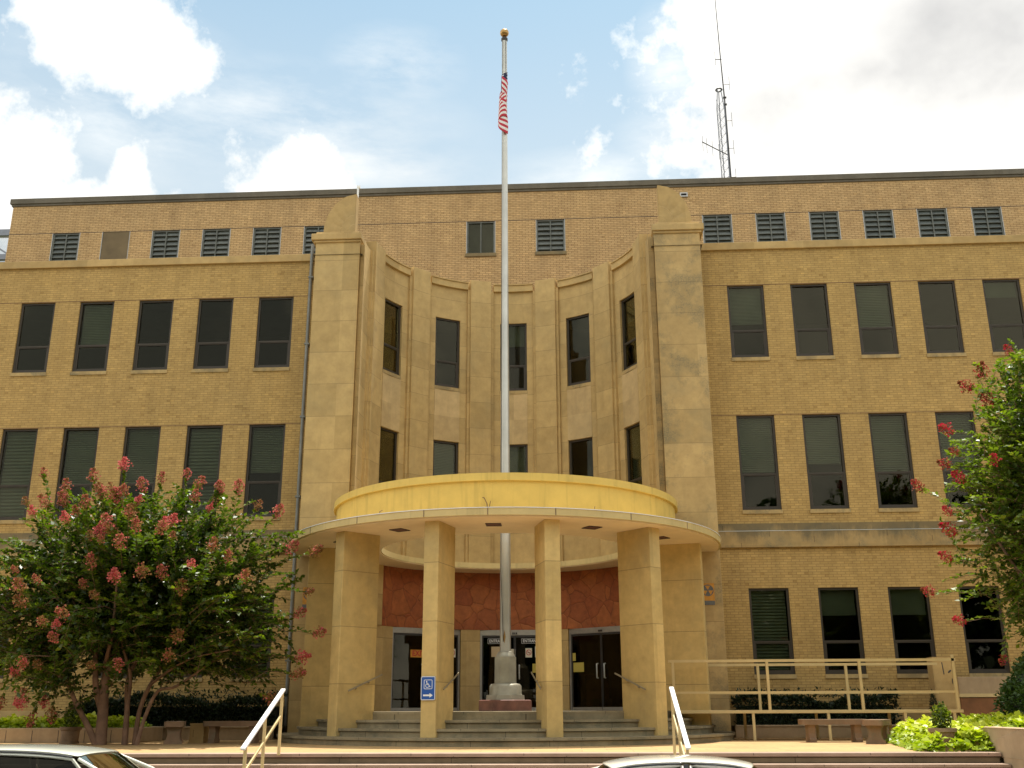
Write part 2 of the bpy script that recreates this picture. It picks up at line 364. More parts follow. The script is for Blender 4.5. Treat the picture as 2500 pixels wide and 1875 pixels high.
        if smooth:
            me.polygons.foreach_set('use_smooth', [True] * len(s.f)); me.set_sharp_from_angle(angle=R_(smooth))
        me.update(); return me

def tag(o, label=None, cat=None, group=None, kind=None):
    for k, v in (('label', label), ('category', cat), ('group', group), ('kind', kind)):
        if v: o[k] = v
    return o
def wloc(o):
    v = Vector((0, 0, 0))
    while o: v += o.location; o = o.parent
    return v
def link(o, parent=None):
    COL.objects.link(o)
    if parent: o.parent = parent
    return o
def empty(name, loc, rz=0, **k):
    o = bpy.data.objects.new(name, None); o.location = loc; o.rotation_euler.z = rz; o.empty_display_size = .2
    link(o); return tag(o, **k)
def obj(name, mb, mat, parent=None, loc=None, smooth=None, bevel=0, rz=0, weld=False):
    """mesh built in world coordinates, stored relative to its parent; with loc: built in local coordinates"""
    off = (0, 0, 0) if loc is not None or parent is None else tuple(wloc(parent))
    me = mb if isinstance(mb, bpy.types.Mesh) else mb.mesh(name, mat, off, smooth)
    o = bpy.data.objects.new(name, me)
    if loc is not None: o.location = Vector(loc) - (wloc(parent) if parent else Vector()); o.rotation_euler.z = rz
    link(o, parent)
    if bevel or weld:
        w = o.modifiers.new('weld', 'WELD'); w.merge_threshold = .0004
    if bevel:
        b = o.modifiers.new('bevel', 'BEVEL'); b.width = bevel; b.segments = 2; b.limit_method = 'ANGLE'; b.angle_limit = R_(40)
    return o
def child(name, me, parent, loc=(0, 0, 0), rz=0, scale=None):
    o = bpy.data.objects.new(name, me); o.location = loc; o.rotation_euler.z = rz
    if scale: o.scale = scale
    return link(o, parent)

def leaves(name, P, D, N, L, W, tone, mat, cup=.18):
    """P base points, D directions, N up normals (n,3); L,W lengths (n,)"""
    D = D / np.linalg.norm(D, axis=1, keepdims=True); S = np.cross(D, N); S /= np.linalg.norm(S, axis=1, keepdims=True) + 1e-9; U = np.cross(S, D)
    L = L[:, None]; W = W[:, None]
    a = P; b = P + D * L * .45 + S * W * .5 + U * W * cup; c = P + D * L; d = P + D * L * .45 - S * W * .5 + U * W * cup
    V = np.stack([a, b, c, d], 1).reshape(-1, 3); n = len(P)
    me = bpy.data.meshes.new(name); me.vertices.add(4 * n); me.vertices.foreach_set('co', V.astype(np.float32).ravel())
    me.loops.add(4 * n); me.loops.foreach_set('vertex_index', np.arange(4 * n, dtype=np.int32))
    me.polygons.add(n); me.polygons.foreach_set('loop_start', np.arange(0, 4 * n, 4, dtype=np.int32)); me.polygons.foreach_set('loop_total', np.full(n, 4, np.int32))
    at = me.attributes.new('tone', 'FLOAT', 'FACE'); at.data.foreach_set('value', np.clip(tone, 0, 1).astype(np.float32))
    me.materials.append(mat); me.update(calc_edges=True); me.validate(); return me
def rdir(n):
    v = rng.normal(size=(n, 3)); return v / np.linalg.norm(v, axis=1, keepdims=True)

# ------------------------------------------------------------------ setting: ground
def sheet(name, x0, x1, y0, y1, z, mat):
    m = MB(); m.face([(x0, y0, z), (x1, y0, z), (x1, y1, z), (x0, y1, z)]); o = obj(name, m, mat); tag(o, kind='structure'); return o
sheet('ground', -900, 900, -900, 900, ZS - .02, M['grass'])
sheet('road', -160, 160, -25.5, -13.6, ZS, M['asphalt'])
m = MB(); m.box(-160, 160, -13.6, -12.35, ZS - .3, ZS + .14); tag(obj('pavement', m, M['walk'], bevel=.015), kind='structure')
m = MB(); m.box(-160, 160, -30.5, -25.5, ZS - .3, ZS + .14); tag(obj('far_pavement', m, M['walk'], bevel=.015), kind='structure')
m = MB()
for y in (-16.55,):
    for x in range(-8, 9):
        m.box(x * 6.6 - .06, x * 6.6 + .06, y, -13.8, ZS + .004, ZS + .008)
obj_ = obj('road_marking', m, M['white']); tag(obj_, kind='structure')
m = MB(); m.box(-26, 26, -9.6, 6, ZS - .2, ZP); tag(obj('plaza', m, M['paving']), kind='structure')
# flight of steps from the pavement up to the plaza, each with a slab tread over a recessed riser
m = MB(); nst = 8; ris = (ZP - (ZS + .14)) / nst
for k in range(nst):
    zt = ZP - ris * k; y1 = -9.72 - .34 * k
    if k == 0: m.box(-8.62, 8.62, -9.745, -9.30, zt - .055, zt + .004)
    else: m.box(-8.62, 8.62, y1 - .025, y1 + .33, zt - .055, zt)
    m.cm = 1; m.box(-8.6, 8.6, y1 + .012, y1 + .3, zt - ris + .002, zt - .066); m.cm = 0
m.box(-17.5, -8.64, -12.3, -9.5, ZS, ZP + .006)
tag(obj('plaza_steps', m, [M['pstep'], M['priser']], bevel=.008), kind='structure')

# ------------------------------------------------------------------ the building
B = empty('office_building', (0, 0, ZP), label='three storey tan brick office building with a curved stone entrance bay', cat='building')
WX0 = 5.5; XE = 24.0
A0, SP, WW = 6.899, 1.8143, 1.053
FL = {3: (9.475, 11.692), 2: (5.103, 7.772), 1: (.806, 3.010)}
ncol = 7
ops = {s: [(s * (A0 + SP * i) - WW / 2, s * (A0 + SP * i) + WW / 2, *FL[f]) for i in range(ncol) for f in FL] for s in (-1, 1)}
for s in (-1, 1):
    m = MB(); xs = sorted([s * WX0, s * XE])
    m.wall(lambda u, z, d: (u, d, z), xs, [ZP, 12.80], ops[s], .16)
    obj('brick_wall', m, M['brick'], B)
    xa, xb = sorted([s * 5.54, s * (XE + .1)])
    m = MB(); m.box(xa, xb, -.085, .40, 12.80, 13.03); obj('wall_coping', m, M['stone_trim'], B, bevel=.01)
    m = MB(); m.box(xa, xb, -.095, .0, 4.08, 4.515); obj('belt_course', m, M['stone_belt'], B, bevel=.008)
    m = MB(); m.box(xa, xb, -.035, .0, 4.527, 4.73); obj('belt_ledge', m, M['stone_belt'], B)
    m = MB(); m.box(xa, xb, -.05, 0, ZP - .05, -.02); obj('base_course', m, M['stone_trim'], B, bevel=.006)
    for z in (11.694, 7.774):
        m = MB(); m.box(xa, xb, -.007, 0, z, z + .012); obj('lintel_angle', m, M['bark'], B)
    m = MB(); m.box(xa, xb, -.10, -.0, 4.5155, 4.5165 + .010); obj('lit_edge_strip', m, M['alu_lt'], B)  # pale strip painting in the lit top edge of the belt course
# upper storey
TA, TS, TW, TZ0, TZ1 = 6.9915, 1.8272, 1.0254, 15.079, 16.310
tops = [(s * (TA + TS * i), s) for i in range(7) for s in (-1, 1) if not (s < 0 and i > 5)] + [(-1.218, 0), (1.218, 0)]
m = MB(); UXL, UXR = -18.25, 26.
m.wall(lambda u, z, d: (u, SY + d, z), [UXL, UXR], [12.6, 17.45], [(x - TW / 2, x + TW / 2, TZ0, TZ1) for x, _ in tops], .12)
m.face([(UXL, SY, 12.6), (UXL, SY, 17.45), (UXL, 24, 17.45), (UXL, 24, 12.6)]); m.face([(UXR, SY, 12.6), (UXR, 24, 12.6), (UXR, 24, 17.45), (UXR, SY, 17.45)])
m.face([(UXL, 24, 12.6), (UXL, 24, 17.45), (UXR, 24, 17.45), (UXR, 24, 12.6)])
obj('upper_storey_wall', m, M['brick_up'], B)
m = MB(); m.box(UXL - .1, UXR, SY - .085, SY + .35, 17.50, 17.70); m.box(UXL - .05, UXR, SY - .04, SY + .3, 17.42, 17.50); m.box(UXL - .1, UXL + .35, SY + .35, 24, 17.5, 17.70)
for x in np.arange(-16, 26, 2.9): m.box(x - .006, x + .006, SY - .089, SY - .08, 17.5, 17.70)
obj('roof_coping', m, M['coping'], B, bevel=.012)
m = MB(); m.box(UXL, UXR, SY - .006, SY, 16.312, 16.326); obj('lintel_angle', m, M['dark'], B)
m = MB(); m.box(UXL, UXR, SY + .2, 24, 17.1, 17.35); obj('roof', m, M['coping'], B)
# lower roof and the hidden sides, closing the shell
m = MB(); zr = 12.55
n = 36; outer = []
for k in range(n + 1):
    a = R_(-90 + 180 * k / n); outer.append((math.sin(a), math.cos(a)))
for (ax, ay), (bx, by) in zip(outer, outer[1:]):
    def far(dx, dy):
        t = min(5.6 / abs(dx) if abs(dx) > 1e-6 else 1e9, (SY + 1.03 + .1) / dy if dy > 1e-6 else 1e9); return (dx * t, CW[1] + dy * t)
    i0 = (4.16 * ax, CW[1] + 4.16 * ay); i1 = (4.16 * bx, CW[1] + 4.16 * by)
    m.face([(*i0, zr), (*i1, zr), (*far(bx, by), zr), (*far(ax, ay), zr)])
for s in (-1, 1):
    x0, x1 = sorted([s * 5.6, s * XE]); m.face([(x0, 0, zr), (x1, 0, zr), (x1, SY + .1, zr), (x0, SY + .1, zr)])
m.face([(-XE, SY, zr - .005), (XE, SY, zr - .005), (XE, 24, zr - .005), (-XE, 24, zr - .005)])
obj('low_roof', m, M['coping'], B)
m = MB()
for s in (-1, 1): m.face([(s * XE, 0, ZP), (s * XE, 24, ZP), (s * XE, 24, 12.8), (s * XE, 0, 12.8)])
m.face([(-XE, 24, ZP), (XE, 24, ZP), (XE, 24, 12.7), (-XE, 24, 12.7)]); obj('rear_wall', m, M['brick'], B)
m = MB()
for z in (.2, 4.4, 8.7):
    m.face([(-XE, .25, z), (-4.4, .25, z), (-4.4, 23.9, z), (-XE, 23.9, z)]); m.face([(4.4, .25, z), (XE, .25, z), (XE, 23.9, z), (4.4, 23.9, z)])
    if z > 1: m.face([(-4.4, 3.5, z), (4.4, 3.5, z), (4.4, 23.9, z), (-4.4, 23.9, z)])
m.face([(-XE, 5.5, ZP), (XE, 5.5, ZP), (XE, 5.5, 12.5), (-XE, 5.5, 12.5)])
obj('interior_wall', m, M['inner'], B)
# pylons
for s in (-1, 1):
    x0, x1 = sorted([s * 4.235, s * 5.54])
    m = MB(); m.box(x0, x1, -1.0, .6, ZP, 12.98)
    # inner return with two vertical grooves between the pylon and the curved wall
    xi = sorted([s * 4.08, s * 4.234]); m.box(xi[0], xi[1], -.90, -.62, 3.9, 12.9)
    py = obj('stone_pylon', m, M['stone_old'] if s > 0 else M['stone'], B, bevel=.01)
    m = MB(); x0, x1 = sorted([s * 4.19, s * 5.66])
    m.box(x0, x1, -1.10, .7, 13.0, 13.20)
    # splayed underside of the cap
    xa, xb = sorted([s * 4.215, s * 5.60]); m.box(xa, xb, -1.05, .66, 12.93, 13.0)
    m.box(min(s * 4.3, s * 5.55), max(s * 4.3, s * 5.55), -.98, .5, 13.2, 13.30)
    obj('pylon_cap', m, M['stone_trim'], py, bevel=.02)
    # quarter fan with fluted rays
    m = MB(); cx, cz = s * 4.42, 13.28; R1x, R1z = .93, 1.24; y0 = -.90
    na = 33; ring = []
    for k in range(na):
        a = pi / 2 * k / (na - 1)
        sc = 1 + .010 * abs(math.sin(4.5 * a * 2))
        ring.append((cx + s * R1x * math.cos(a) * sc, cz + R1z * math.sin(a) * sc))
    def fanY(a, q):      # front relief: rays beyond the second arc, steps at the arcs
        fl = .010 * abs(math.sin(a * 9)) if q > .47 else 0
        st = 0 if q > .47 else (.03 if q > .22 else .055)
        return y0 - st - fl
    qs = [0, .2, .22, .45, .47, .7, 1.0]
    P = [[(cx + (rx - cx) * q, fanY(pi / 2 * k / (na - 1), q + .001 if q < 1 else 1), cz + (rz - cz) * q) for q in qs] for k, (rx, rz) in enumerate(ring)]
    m.grid(P, flip=(s < 0))
    m.grid([[P[k][-1], (ring[k][0], y0 + .30, ring[k][1])] for k in range(na)], flip=(s < 0))
    m.face([(cx, y0 - .05, cz), (cx, y0 + .3, cz), (cx, y0 + .3, cz + R1z), (cx, y0 - .02, cz + R1z)])
    m.face([(cx, y0 + .3, cz)] + [(x, y0 + .3, z) for x, z in ring])
    obj('fan_ornament', m, M['stone_trim'], py)
m = MB(); m.bar((-4.50, -.42, 13.2), (-4.50, -.42, 15.0), .05, .05); m.box(-4.53, -4.44, -.45, -.39, 15.0, 15.07); obj('roof_post', m, M['white'], B)

# curved wall
CS = 30.5; cW, c3, c2 = .856, (9.551, 11.828), (5.25, 7.814)
def PC(R): return lambda u, z, d: (CW[0] + (R + d) * math.sin(R_(u)), CW[1] + (R + d) * math.cos(R_(u)), z)
hw = math.degrees(cW / 2 / 4.09)
cops = [(CS * k - hw, CS * k + hw, *zz) for k in range(-2, 3) for zz in (c3, c2)]
m = MB(); m.wall(PC(4.06), np.arange(-92, 92.1, 2.3), [3.9, 12.90], cops, .16, lambda u: R_(u) * 4.06)
CURV = obj('curved_wall', m, M['stone'], B)
for k in range(-2, 3):
    m = MB(); m.arcbox(CW, 3.965, 4.3, CS * k - 9.2, CS * k + 9.2, 12.90, 13.11); m.arcbox(CW, 3.93, 4.3, CS * k - 9.2, CS * k + 9.2, 13.11, 13.14)
    obj('bay_parapet', m, M['stone'], CURV)
    m = MB(); m.arcbox(CW, 4.045, 4.07, CS * k - hw, CS * k + hw, c2[1] + .005, c3[0] - .11); sp_ = obj('spandrel', m, M['stone_light'], CURV)
for k in range(-3, 3):
    a = CS * (k + .5); m = MB()
    m.arcbox(CW, 3.915, 4.3, a - 4.9, a + 4.9, 3.9, 13.22)
    m.arcbox(CW, 3.985, 4.2, a - 6.1, a - 4.9, 3.9, 12.9); m.arcbox(CW, 3.985, 4.2, a + 4.9, a + 6.1, 3.9, 12.9)
    obj('pilaster', m, M['stone'], CURV, bevel=.006)
# lower part of the curved wall: jambs between the doors
m = MB()
DOORS = ((0, 1.02), (-38.4, 1.13), (38.4, 1.13))
dop = []
for c, hwd in DOORS:
    ha = math.degrees(math.asin(hwd / 4.1)); dop.append((c - ha, c + ha, ZF - .01, 2.2))
m.wall(PC(4.1), np.arange(-90, 90.1, 2.5), [ZF - .02, 2.2], dop, .14, lambda u: R_(u) * 4.1)
obj('door_jamb_wall', m, M['stone'], CURV)
m = MB(); m.wall(PC(4.085), np.arange(-62, 62.1, 2.), [2.2, 3.9], [], 0, lambda u: R_(u) * 4.1); m.arcbox(CW, 4.086, 4.3, -62, 62, 2.195, 2.2)
uvf = [[(a, z * 1.0) for a, z in ((q[0], q[1]) for q in f)] if f else f for f in m.uv]
for i, f in enumerate(m.f):
    if m.uv[i] is not None: m.uv[i] = [(math.atan2(m.v[j][0] - CW[0], m.v[j][1] - CW[1]) * 4.1, m.v[j][2]) for j in f]
obj('red_stone_panel', m, M['flag_stone'], CURV)
for s in (-1, 1):
    m = MB(); m.arcbox(CW, 4.04, 4.3, s * 62, s * 92, 2.2, 3.9); obj('side_stone_panel', m, M['stone'], CURV)

# windows -------------------------------------------------------------
def win_meshes(w, h, tagname, f=.062, rail=.375):
    fr = MB(); y0, y1 = .045, .125
    fr.box(-w / 2, -w / 2 + f, y0, y1, 0, h); fr.box(w / 2 - f, w / 2, y0, y1, 0, h)
    fr.box(-w / 2 + f, w / 2 - f, y0, y1, h - f * .9, h); fr.box(-w / 2 + f, w / 2 - f, y0, y1, 0, f)
    zr_ = h * rail; fr.box(-w / 2 + f, w / 2 - f, y0 + .004, y1, zr_ - .022, zr_ + .022)
    g = .045     # the hopper sash inside the lower light
    x0, x1 = -w / 2 + f, w / 2 - f
    fr.box(x0, x0 + g, y0 + .015, y1 - .01, f, zr_ - .022); fr.box(x1 - g, x1, y0 + .015, y1 - .01, f, zr_ - .022)
    fr.box(x0 + g, x1 - g, y0 + .015, y1 - .01, f, f + g); fr.box(x0 + g, x1 - g, y0 + .015, y1 - .01, zr_ - .022 - g * .6, zr_ - .022)
    up = MB(); up.box(x0, x1, .088, .096, zr_ + .02, h - f * .9); lo = MB(); lo.box(x0 + g, x1 - g, .078, .086, f + g, zr_ - .022)
    si = MB(); si.box(-w / 2 - .015, w / 2 + .015, -.035, .06, -.105, 0)
    bl = MB(); nb = 26
    for i in range(nb):
        z = 1 - (i + .5) / nb; bl.obox((0, .2, z), (1, 0, 0), (0, .94, -.34), (0, .34, .94), (x1 - x0) / 2 - .02, .02, .012)
    bl.box(x0 + .02, x1 - .02, .17, .2, .985, 1)
    return dict(f=fr.mesh('window', M['bronze']), up=up.mesh('upper_pane', M['glass']), lo=lo.mesh('lower_pane', M['glass']), si=si.mesh('sill', M['sill']), bl=bl.mesh('blind', M['blind']), h=h, zr=zr_)
BL = Vector((0, 0, ZP))
def put_window(k, loc, rz, drop, sill=True, note=None):
    o = child('window', k['f'], B, Vector(loc) - BL, rz)
    if note: o['label'] = note
    for q in ('up', 'lo'):
        pn_ = child('pane', k[q], o); pn_.rotation_euler.x = R_(rb.uniform(-.5, .5)); pn_.rotation_euler.z = R_(rb.uniform(-.6, .6))
    if sill: child('sill', k['si'], o)
    if drop > 0: child('blind', k['bl'], o, (0, 0, k['h'] - .05 - drop * k['h']), scale=(1, 1, drop * k['h']))
    return o
rb = random.Random(5)
KW = {f: win_meshes(WW, FL[f][1] - FL[f][0], f) for f in FL}
for s in (-1, 1):
    for f in FL:
        for i in range(ncol):
            drop = {3: rb.choice([0, 0, .25, .62, 0]), 2: rb.choice([.62, .62, .58, .97, .5, .62]), 1: rb.choice([0, .62, .97, .3])}[f]
            if s > 0 and f == 3: drop = [.5, 0, .6, 0, .2, .5, .5][i]
            put_window(KW[f], (s * (A0 + SP * i), 0, FL[f][0]), 0, drop)
KC = {3: win_meshes(cW, c3[1] - c3[0], 'c3'), 2: win_meshes(cW, c2[1] - c2[0], 'c2')}
for k in range(-2, 3):
    a = CS * k
    for f, zz in ((3, c3), (2, c2)):
        put_window(KC[f], (CW[0] + 4.06 * math.sin(R_(a)), CW[1] + 4.06 * math.cos(R_(a)), zz[0]), -R_(a), rb.choice([0, .5, .62]) if f == 2 else rb.choice([0, 0, .3]))
# louvred windows of the top storey
w, h = TW, TZ1 - TZ0
fr = MB()
fr.box(-.009, .009, -.003, .10, 0, h); trim_me = fr.mesh('side_trim', M['alu'])
fr = MB(); fr.box(-w / 2 + .03, w / 2 - .03, .03, .10, h - .05, h); fr.box(-w / 2 + .02, -w / 2 + .03, .03, .1, 0, h); fr.box(w / 2 - .03, w / 2 - .02, .03, .1, 0, h); fr.box(-w / 2 + .03, w / 2 - .03, .03, .10, 0, .04)
for sx in (-1, 1): fr.box(min(sx * (w / 2 - .03), sx * (w / 2 - .075)), max(sx * (w / 2 - .03), sx * (w / 2 - .075)), .03, .1, .04, h - .05)
fr.box(-.02, .02, .025, .10, .04, h - .05); jf = fr.mesh('louvre_window', M['jal'])
sl = MB()
for sx in (-1, 1):
    for i in range(6):
        z = .11 + i * .185; xc = sx * (w / 4 - .025)
        sl.obox((xc, .075, z + .07), (1, 0, 0), (0, .28, .96), (0, -.96, .28), w / 4 - .05, .078, .005)
jsl = sl.mesh('louvre_slats', M['slatgrey'])
cl = MB()
for sx in (-1, 1):
    for i in range(6):
        z = .11 + i * .185; cl.box(sx * (w / 4 - .025) - (w / 4 - .05), sx * (w / 4 - .025) + (w / 4 - .05), .022, .034, z - .012, z + .012)
jcl = cl.mesh('slat_clip', M['jal'])
bk = MB(); bk.box(-w / 2 + .03, w / 2 - .03, .118, .128, 0, h); jbk = bk.mesh('screen', M['screen']); bd = MB(); bd.box(-w / 2 + .03, w / 2 - .03, .008, .022, .0, h); jbd = bd.mesh('board', M['ply'])
pn = MB(); pn.box(-w / 2 + .07, w / 2 - .07, .08, .088, .04, h - .05); jpn = pn.mesh('pane', M['glass'])
si = MB(); si.box(-w / 2 - .03, w / 2 + .03, -.05, .06, -.12, 0); jsi = si.mesh('sill', M['stone_belt'])
for x, s in tops:
    o = child('louvre_window', jf, B, Vector((x, SY, TZ0)) - BL)
    for sx in (-1, 1): child('side_trim', trim_me, o, (sx * (w / 2 - .013), 0, 0))
    if s < 0 and abs(x + TA + TS * 4) < .1: child('board', jbd, o); o['label'] = 'boarded window covered by a brown panel'
    elif s == 0 and x < 0: child('pane', jpn, o); child('screen', jbk, o)
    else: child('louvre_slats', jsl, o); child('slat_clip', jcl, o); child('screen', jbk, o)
    if s == 0: child('sill', jsi, o)
# scupper
m = MB(); m.box(5.76, 6.03, SY - .06, SY, 17.02, 17.06); m.box(5.76, 5.80, SY - .06, SY, 17.06, 17.18); m.box(5.99, 6.03, SY - .06, SY, 17.06, 17.18); m.box(5.80, 5.99, SY - .06, SY, 17.14, 17.18)
sc_ = obj('scupper', m, M['alu'], B); m = MB(); m.box(5.8, 5.99, SY - .02, SY - .004, 17.06, 17.14); obj('drain_hole', m, M['black'], sc_)
# downspout in the left corner
m = MB(); m.tube([(-5.83, -.15, ZP + .06), (-5.86, -.15, 12.9), (-5.86, -.12, 13.3)], .05, 10)
for z in (1.2, 3.4, 5.6, 7.9, 10.1, 12.2): m.box(-5.92, -5.78, -.208, 0, z, z + .05)
obj('downspout', m, M['downspout'], B, smooth=40)

# doors ---------------------------------------------------------------
DM = {}
for idx, (c, hwd) in enumerate(DOORS):
    a = R_(c); rad = 4.12 * math.cos(math.asin(hwd / 4.12)) + .06
    base = Vector((CW[0] + rad * math.sin(a), CW[1] + rad * math.cos(a), ZF - .01)); H = 2.2 - ZF
    m = MB(); t = .055
    m.box(-hwd, -hwd + t, -.03, .07, 0, H); m.box(hwd - t, hwd, -.03, .07, 0, H); m.box(-hwd + t, hwd - t, -.03, .07, H - .05, H); m.box(-hwd + t, hwd - t, -.025, .07, H - .15, H - .052)
    d = obj('entrance_door', m, M['alu'], B, loc=base, rz=-a)
    for s in (-1, 1):
        x0, x1 = sorted([s * .006, s * (hwd - t - .004)])
        l = MB(); l.box(x0, x1, -.012, .035, .01, .10); l.box(x0, x1, -.012, .035, H - .21, H - .155)
        xs = sorted([s * .006, s * .034]); l.box(xs[0], xs[1], -.012, .035, .10, H - .21); xs = sorted([s * (hwd - t - .004), s * (hwd - t - .035)]); l.box(xs[0], xs[1], -.012, .035, .10, H - .21)
        child('door_leaf', l.mesh('door_leaf', M['dark'] if True else 0), d)
        k_ = MB(); k_.box(x0 + .004, x1 - .004, -.016, -.0125, .012, .098); child('kick_rail', k_.mesh('kick_rail', M['alu']), d)
        g = MB(); g.box(x0 + .02, x1 - .02, .008, .016, .09, H - .2); child('pane', g.mesh('pane', M['doorglass']), d)
        hd = MB(); hd.tube([(s * .13, -.012, .88), (s * .13, -.07, .88), (s * .13, -.07, 1.27), (s * .13, -.012, 1.27)], .019, 8); child('handle', hd.mesh('handle', M['alu_lt'], smooth=50), d)
    cl_ = MB(); cl_.box(-.07, -.03, -.05, -.026, H - .125, H - .07); cl_.box(-.015, .015, -.05, -.026, H - .125, H - .07); cl_.box(.03, .07, -.05, -.026, H - .125, H - .07); child('door_closer', cl_.mesh('door_closer', M['dark']), d)
    DM[c] = Matrix.Translation(base) @ Matrix.Rotation(-a, 4, 'Z')
# lobby behind the doors
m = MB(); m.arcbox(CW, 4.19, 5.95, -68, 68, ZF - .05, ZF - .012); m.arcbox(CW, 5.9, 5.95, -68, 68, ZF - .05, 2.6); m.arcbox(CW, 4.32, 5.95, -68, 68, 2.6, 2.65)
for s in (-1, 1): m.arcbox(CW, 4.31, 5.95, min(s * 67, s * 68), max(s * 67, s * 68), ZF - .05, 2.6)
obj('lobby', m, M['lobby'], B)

# porch floor and its curved steps ------------------------------------
for i, (r, z) in enumerate(((4.2, ZF), (4.65, ZF - .165), (5.1, ZF - .33), (5.56, ZF - .495))):
    pass
m = MB(); m.arcbox(C0, 0, 4.195, 0, 360, ZP - .02, ZF, 3)
ST = obj('entrance_porch', m, M['step'], B)
for r, z, rp in ((4.2, ZF, 3.8), (4.65, ZF - .165, 4.19), (5.1, ZF - .33, 4.6), (5.56, ZF - .495, 5.05)):
    m = MB(); lim = 96 if r > 5.5 else 90
    m.arcbox(C0, rp, r, 180 - lim, 180 + lim, z - .05, z + (.003 if r < 4.3 else 0), 2.0); m.arcbox(C0, rp, r - .045, 180 - lim, 180 + lim, z - .166, z - .060, 2.0)
    obj('porch_step', m, M['step'], ST)
# canopy ----------------------------------------------------------------
m = MB()
prof_o = 5.5
def canring(mb, r0, r1, a0, a1, z0, z1): mb.arcbox(C0, r0, r1, a0, a1, z0, z1, 1.5)
canring(m, 3.22, 5.5, 180 - 91, 180 + 91, 3.87, 4.02)
canring(m, 3.22, 4.16, -89, 89, 3.87, 4.02)
CAN = obj('canopy', m, M['slab'], B)
m = MB(); canring(m, 3.25, 5.44, 180 - 91, 180 + 91, 3.845, 3.869); canring(m, 3.25, 4.16, -89, 89, 3.845, 3.869); obj('soffit', m, M['soffit'], CAN)
for a in (-52, -33, -14.5, 0.5, 15, 33, 52):
    m = MB(); m.arcbox(C0, 5.499, 5.503, 180 + a - .10, 180 + a + .10, 3.87, 4.02); obj('edge_joint', m, M['bark'], CAN)
m = MB(); canring(m, 4.25, 4.40, 180 - 90, 180 + 90, 4.02, 4.83); canring(m, 4.25, 4.47, 180 - 90, 180 + 90, 4.83, 5.0)
obj('canopy_parapet', m, M['yellow'], CAN)
m = MB(); canring(m, 5.42, 5.515, 180 - 91, 180 + 91, 4.02, 4.035); obj('sunlit_rim_strip', m, M['white'], CAN)  # white strip painting in the sunlit rim of the slab top
for a in (-58.7, -29, 0, 29, 58.7):
    c = (C0[0] + 4.46 * math.sin(R_(a)), C0[1] - 4.46 * math.cos(R_(a)), 3.84)
    T = Matrix.Translation(c) @ Matrix.Rotation(R_(a), 4, 'Z'); m = MB(); m.box(-.17, .17, -.17, .17, -.004, .006, T)
    l = obj('soffit_light', m, M['brownlight'], CAN); m = MB()
    for q in (-.17, .155): m.box(q, q + .015, -.17, .17, -.012, -.004, T); m.box(-.155, .155, q, q + .015, -.012, -.004, T)
    obj('light_rim', m, M['dark'], l)
# broken conduit ends sticking out of the canopy parapet
m = MB(); th = R_(-2.0); b = Vector((C0[0] + 4.44 * math.sin(th), C0[1] - 4.44 * math.cos(th), 4.1))
m.tube([b + Vector((.03, -.03, 0)), b + Vector((.01, -.06, .2)), b + Vector((-.05, -.05, .33)), b + Vector((-.09, -.05, .34))], .012, 6); m.tube([b + Vector((.04, -.03, .02)), b + Vector((.09, -.06, .26))], .008, 6)
obj('conduit_stub', m, M['bark'], CAN)
for th_ in (-27, 24):
    th = R_(th_); b = Vector((C0[0] + 5.42 * math.sin(th), C0[1] - 5.42 * math.cos(th), 4.03)); m = MB(); m.tube([b, b + Vector((.0, 0, .06)), b + Vector((.06 if th_ < 0 else .01, 0, .09))], .008, 6); obj('conduit_stub', m, M['bark'], CAN)
# piers -----------------------------------------------------------------
HRsides = {-43.5: (1,), -14.5: (-1, 1), 14.5: (-1, 1), 43.5: (-1,)}
for a in (-75.4, -43.5, -14.5, 14.5, 43.5, 75.9):
    T = Matrix.Translation((C0[0], C0[1], 0)) @ Matrix.Rotation(R_(a), 4, 'Z')
    m = MB(); m.box(-.168, .168, -5.155 if abs(a) < 70 else -5.03, -4.16 if abs(a) < 70 else -4.0, ZF - .5, 3.846, T)
    p = obj('stone_pier', m, M['stone_pier'], B, bevel=.012)
    for s in HRsides.get(a, ()):
        m = MB(); x = s * .235
        P0 = T @ Vector((x, -4.92, .37)); P1 = T @ Vector((x, -4.02, .73)); m.bar(P0, P1, .016, .032)
        for q in (.25, .62):
            P = P0.lerp(P1, q); m.bar(P - Vector((0, 0, .03)), T @ Vector((s * .17, -4.92 + .9 * q, P.z - .05)), .015, .02)
        obj('handrail', m, M['railgrey'], p)
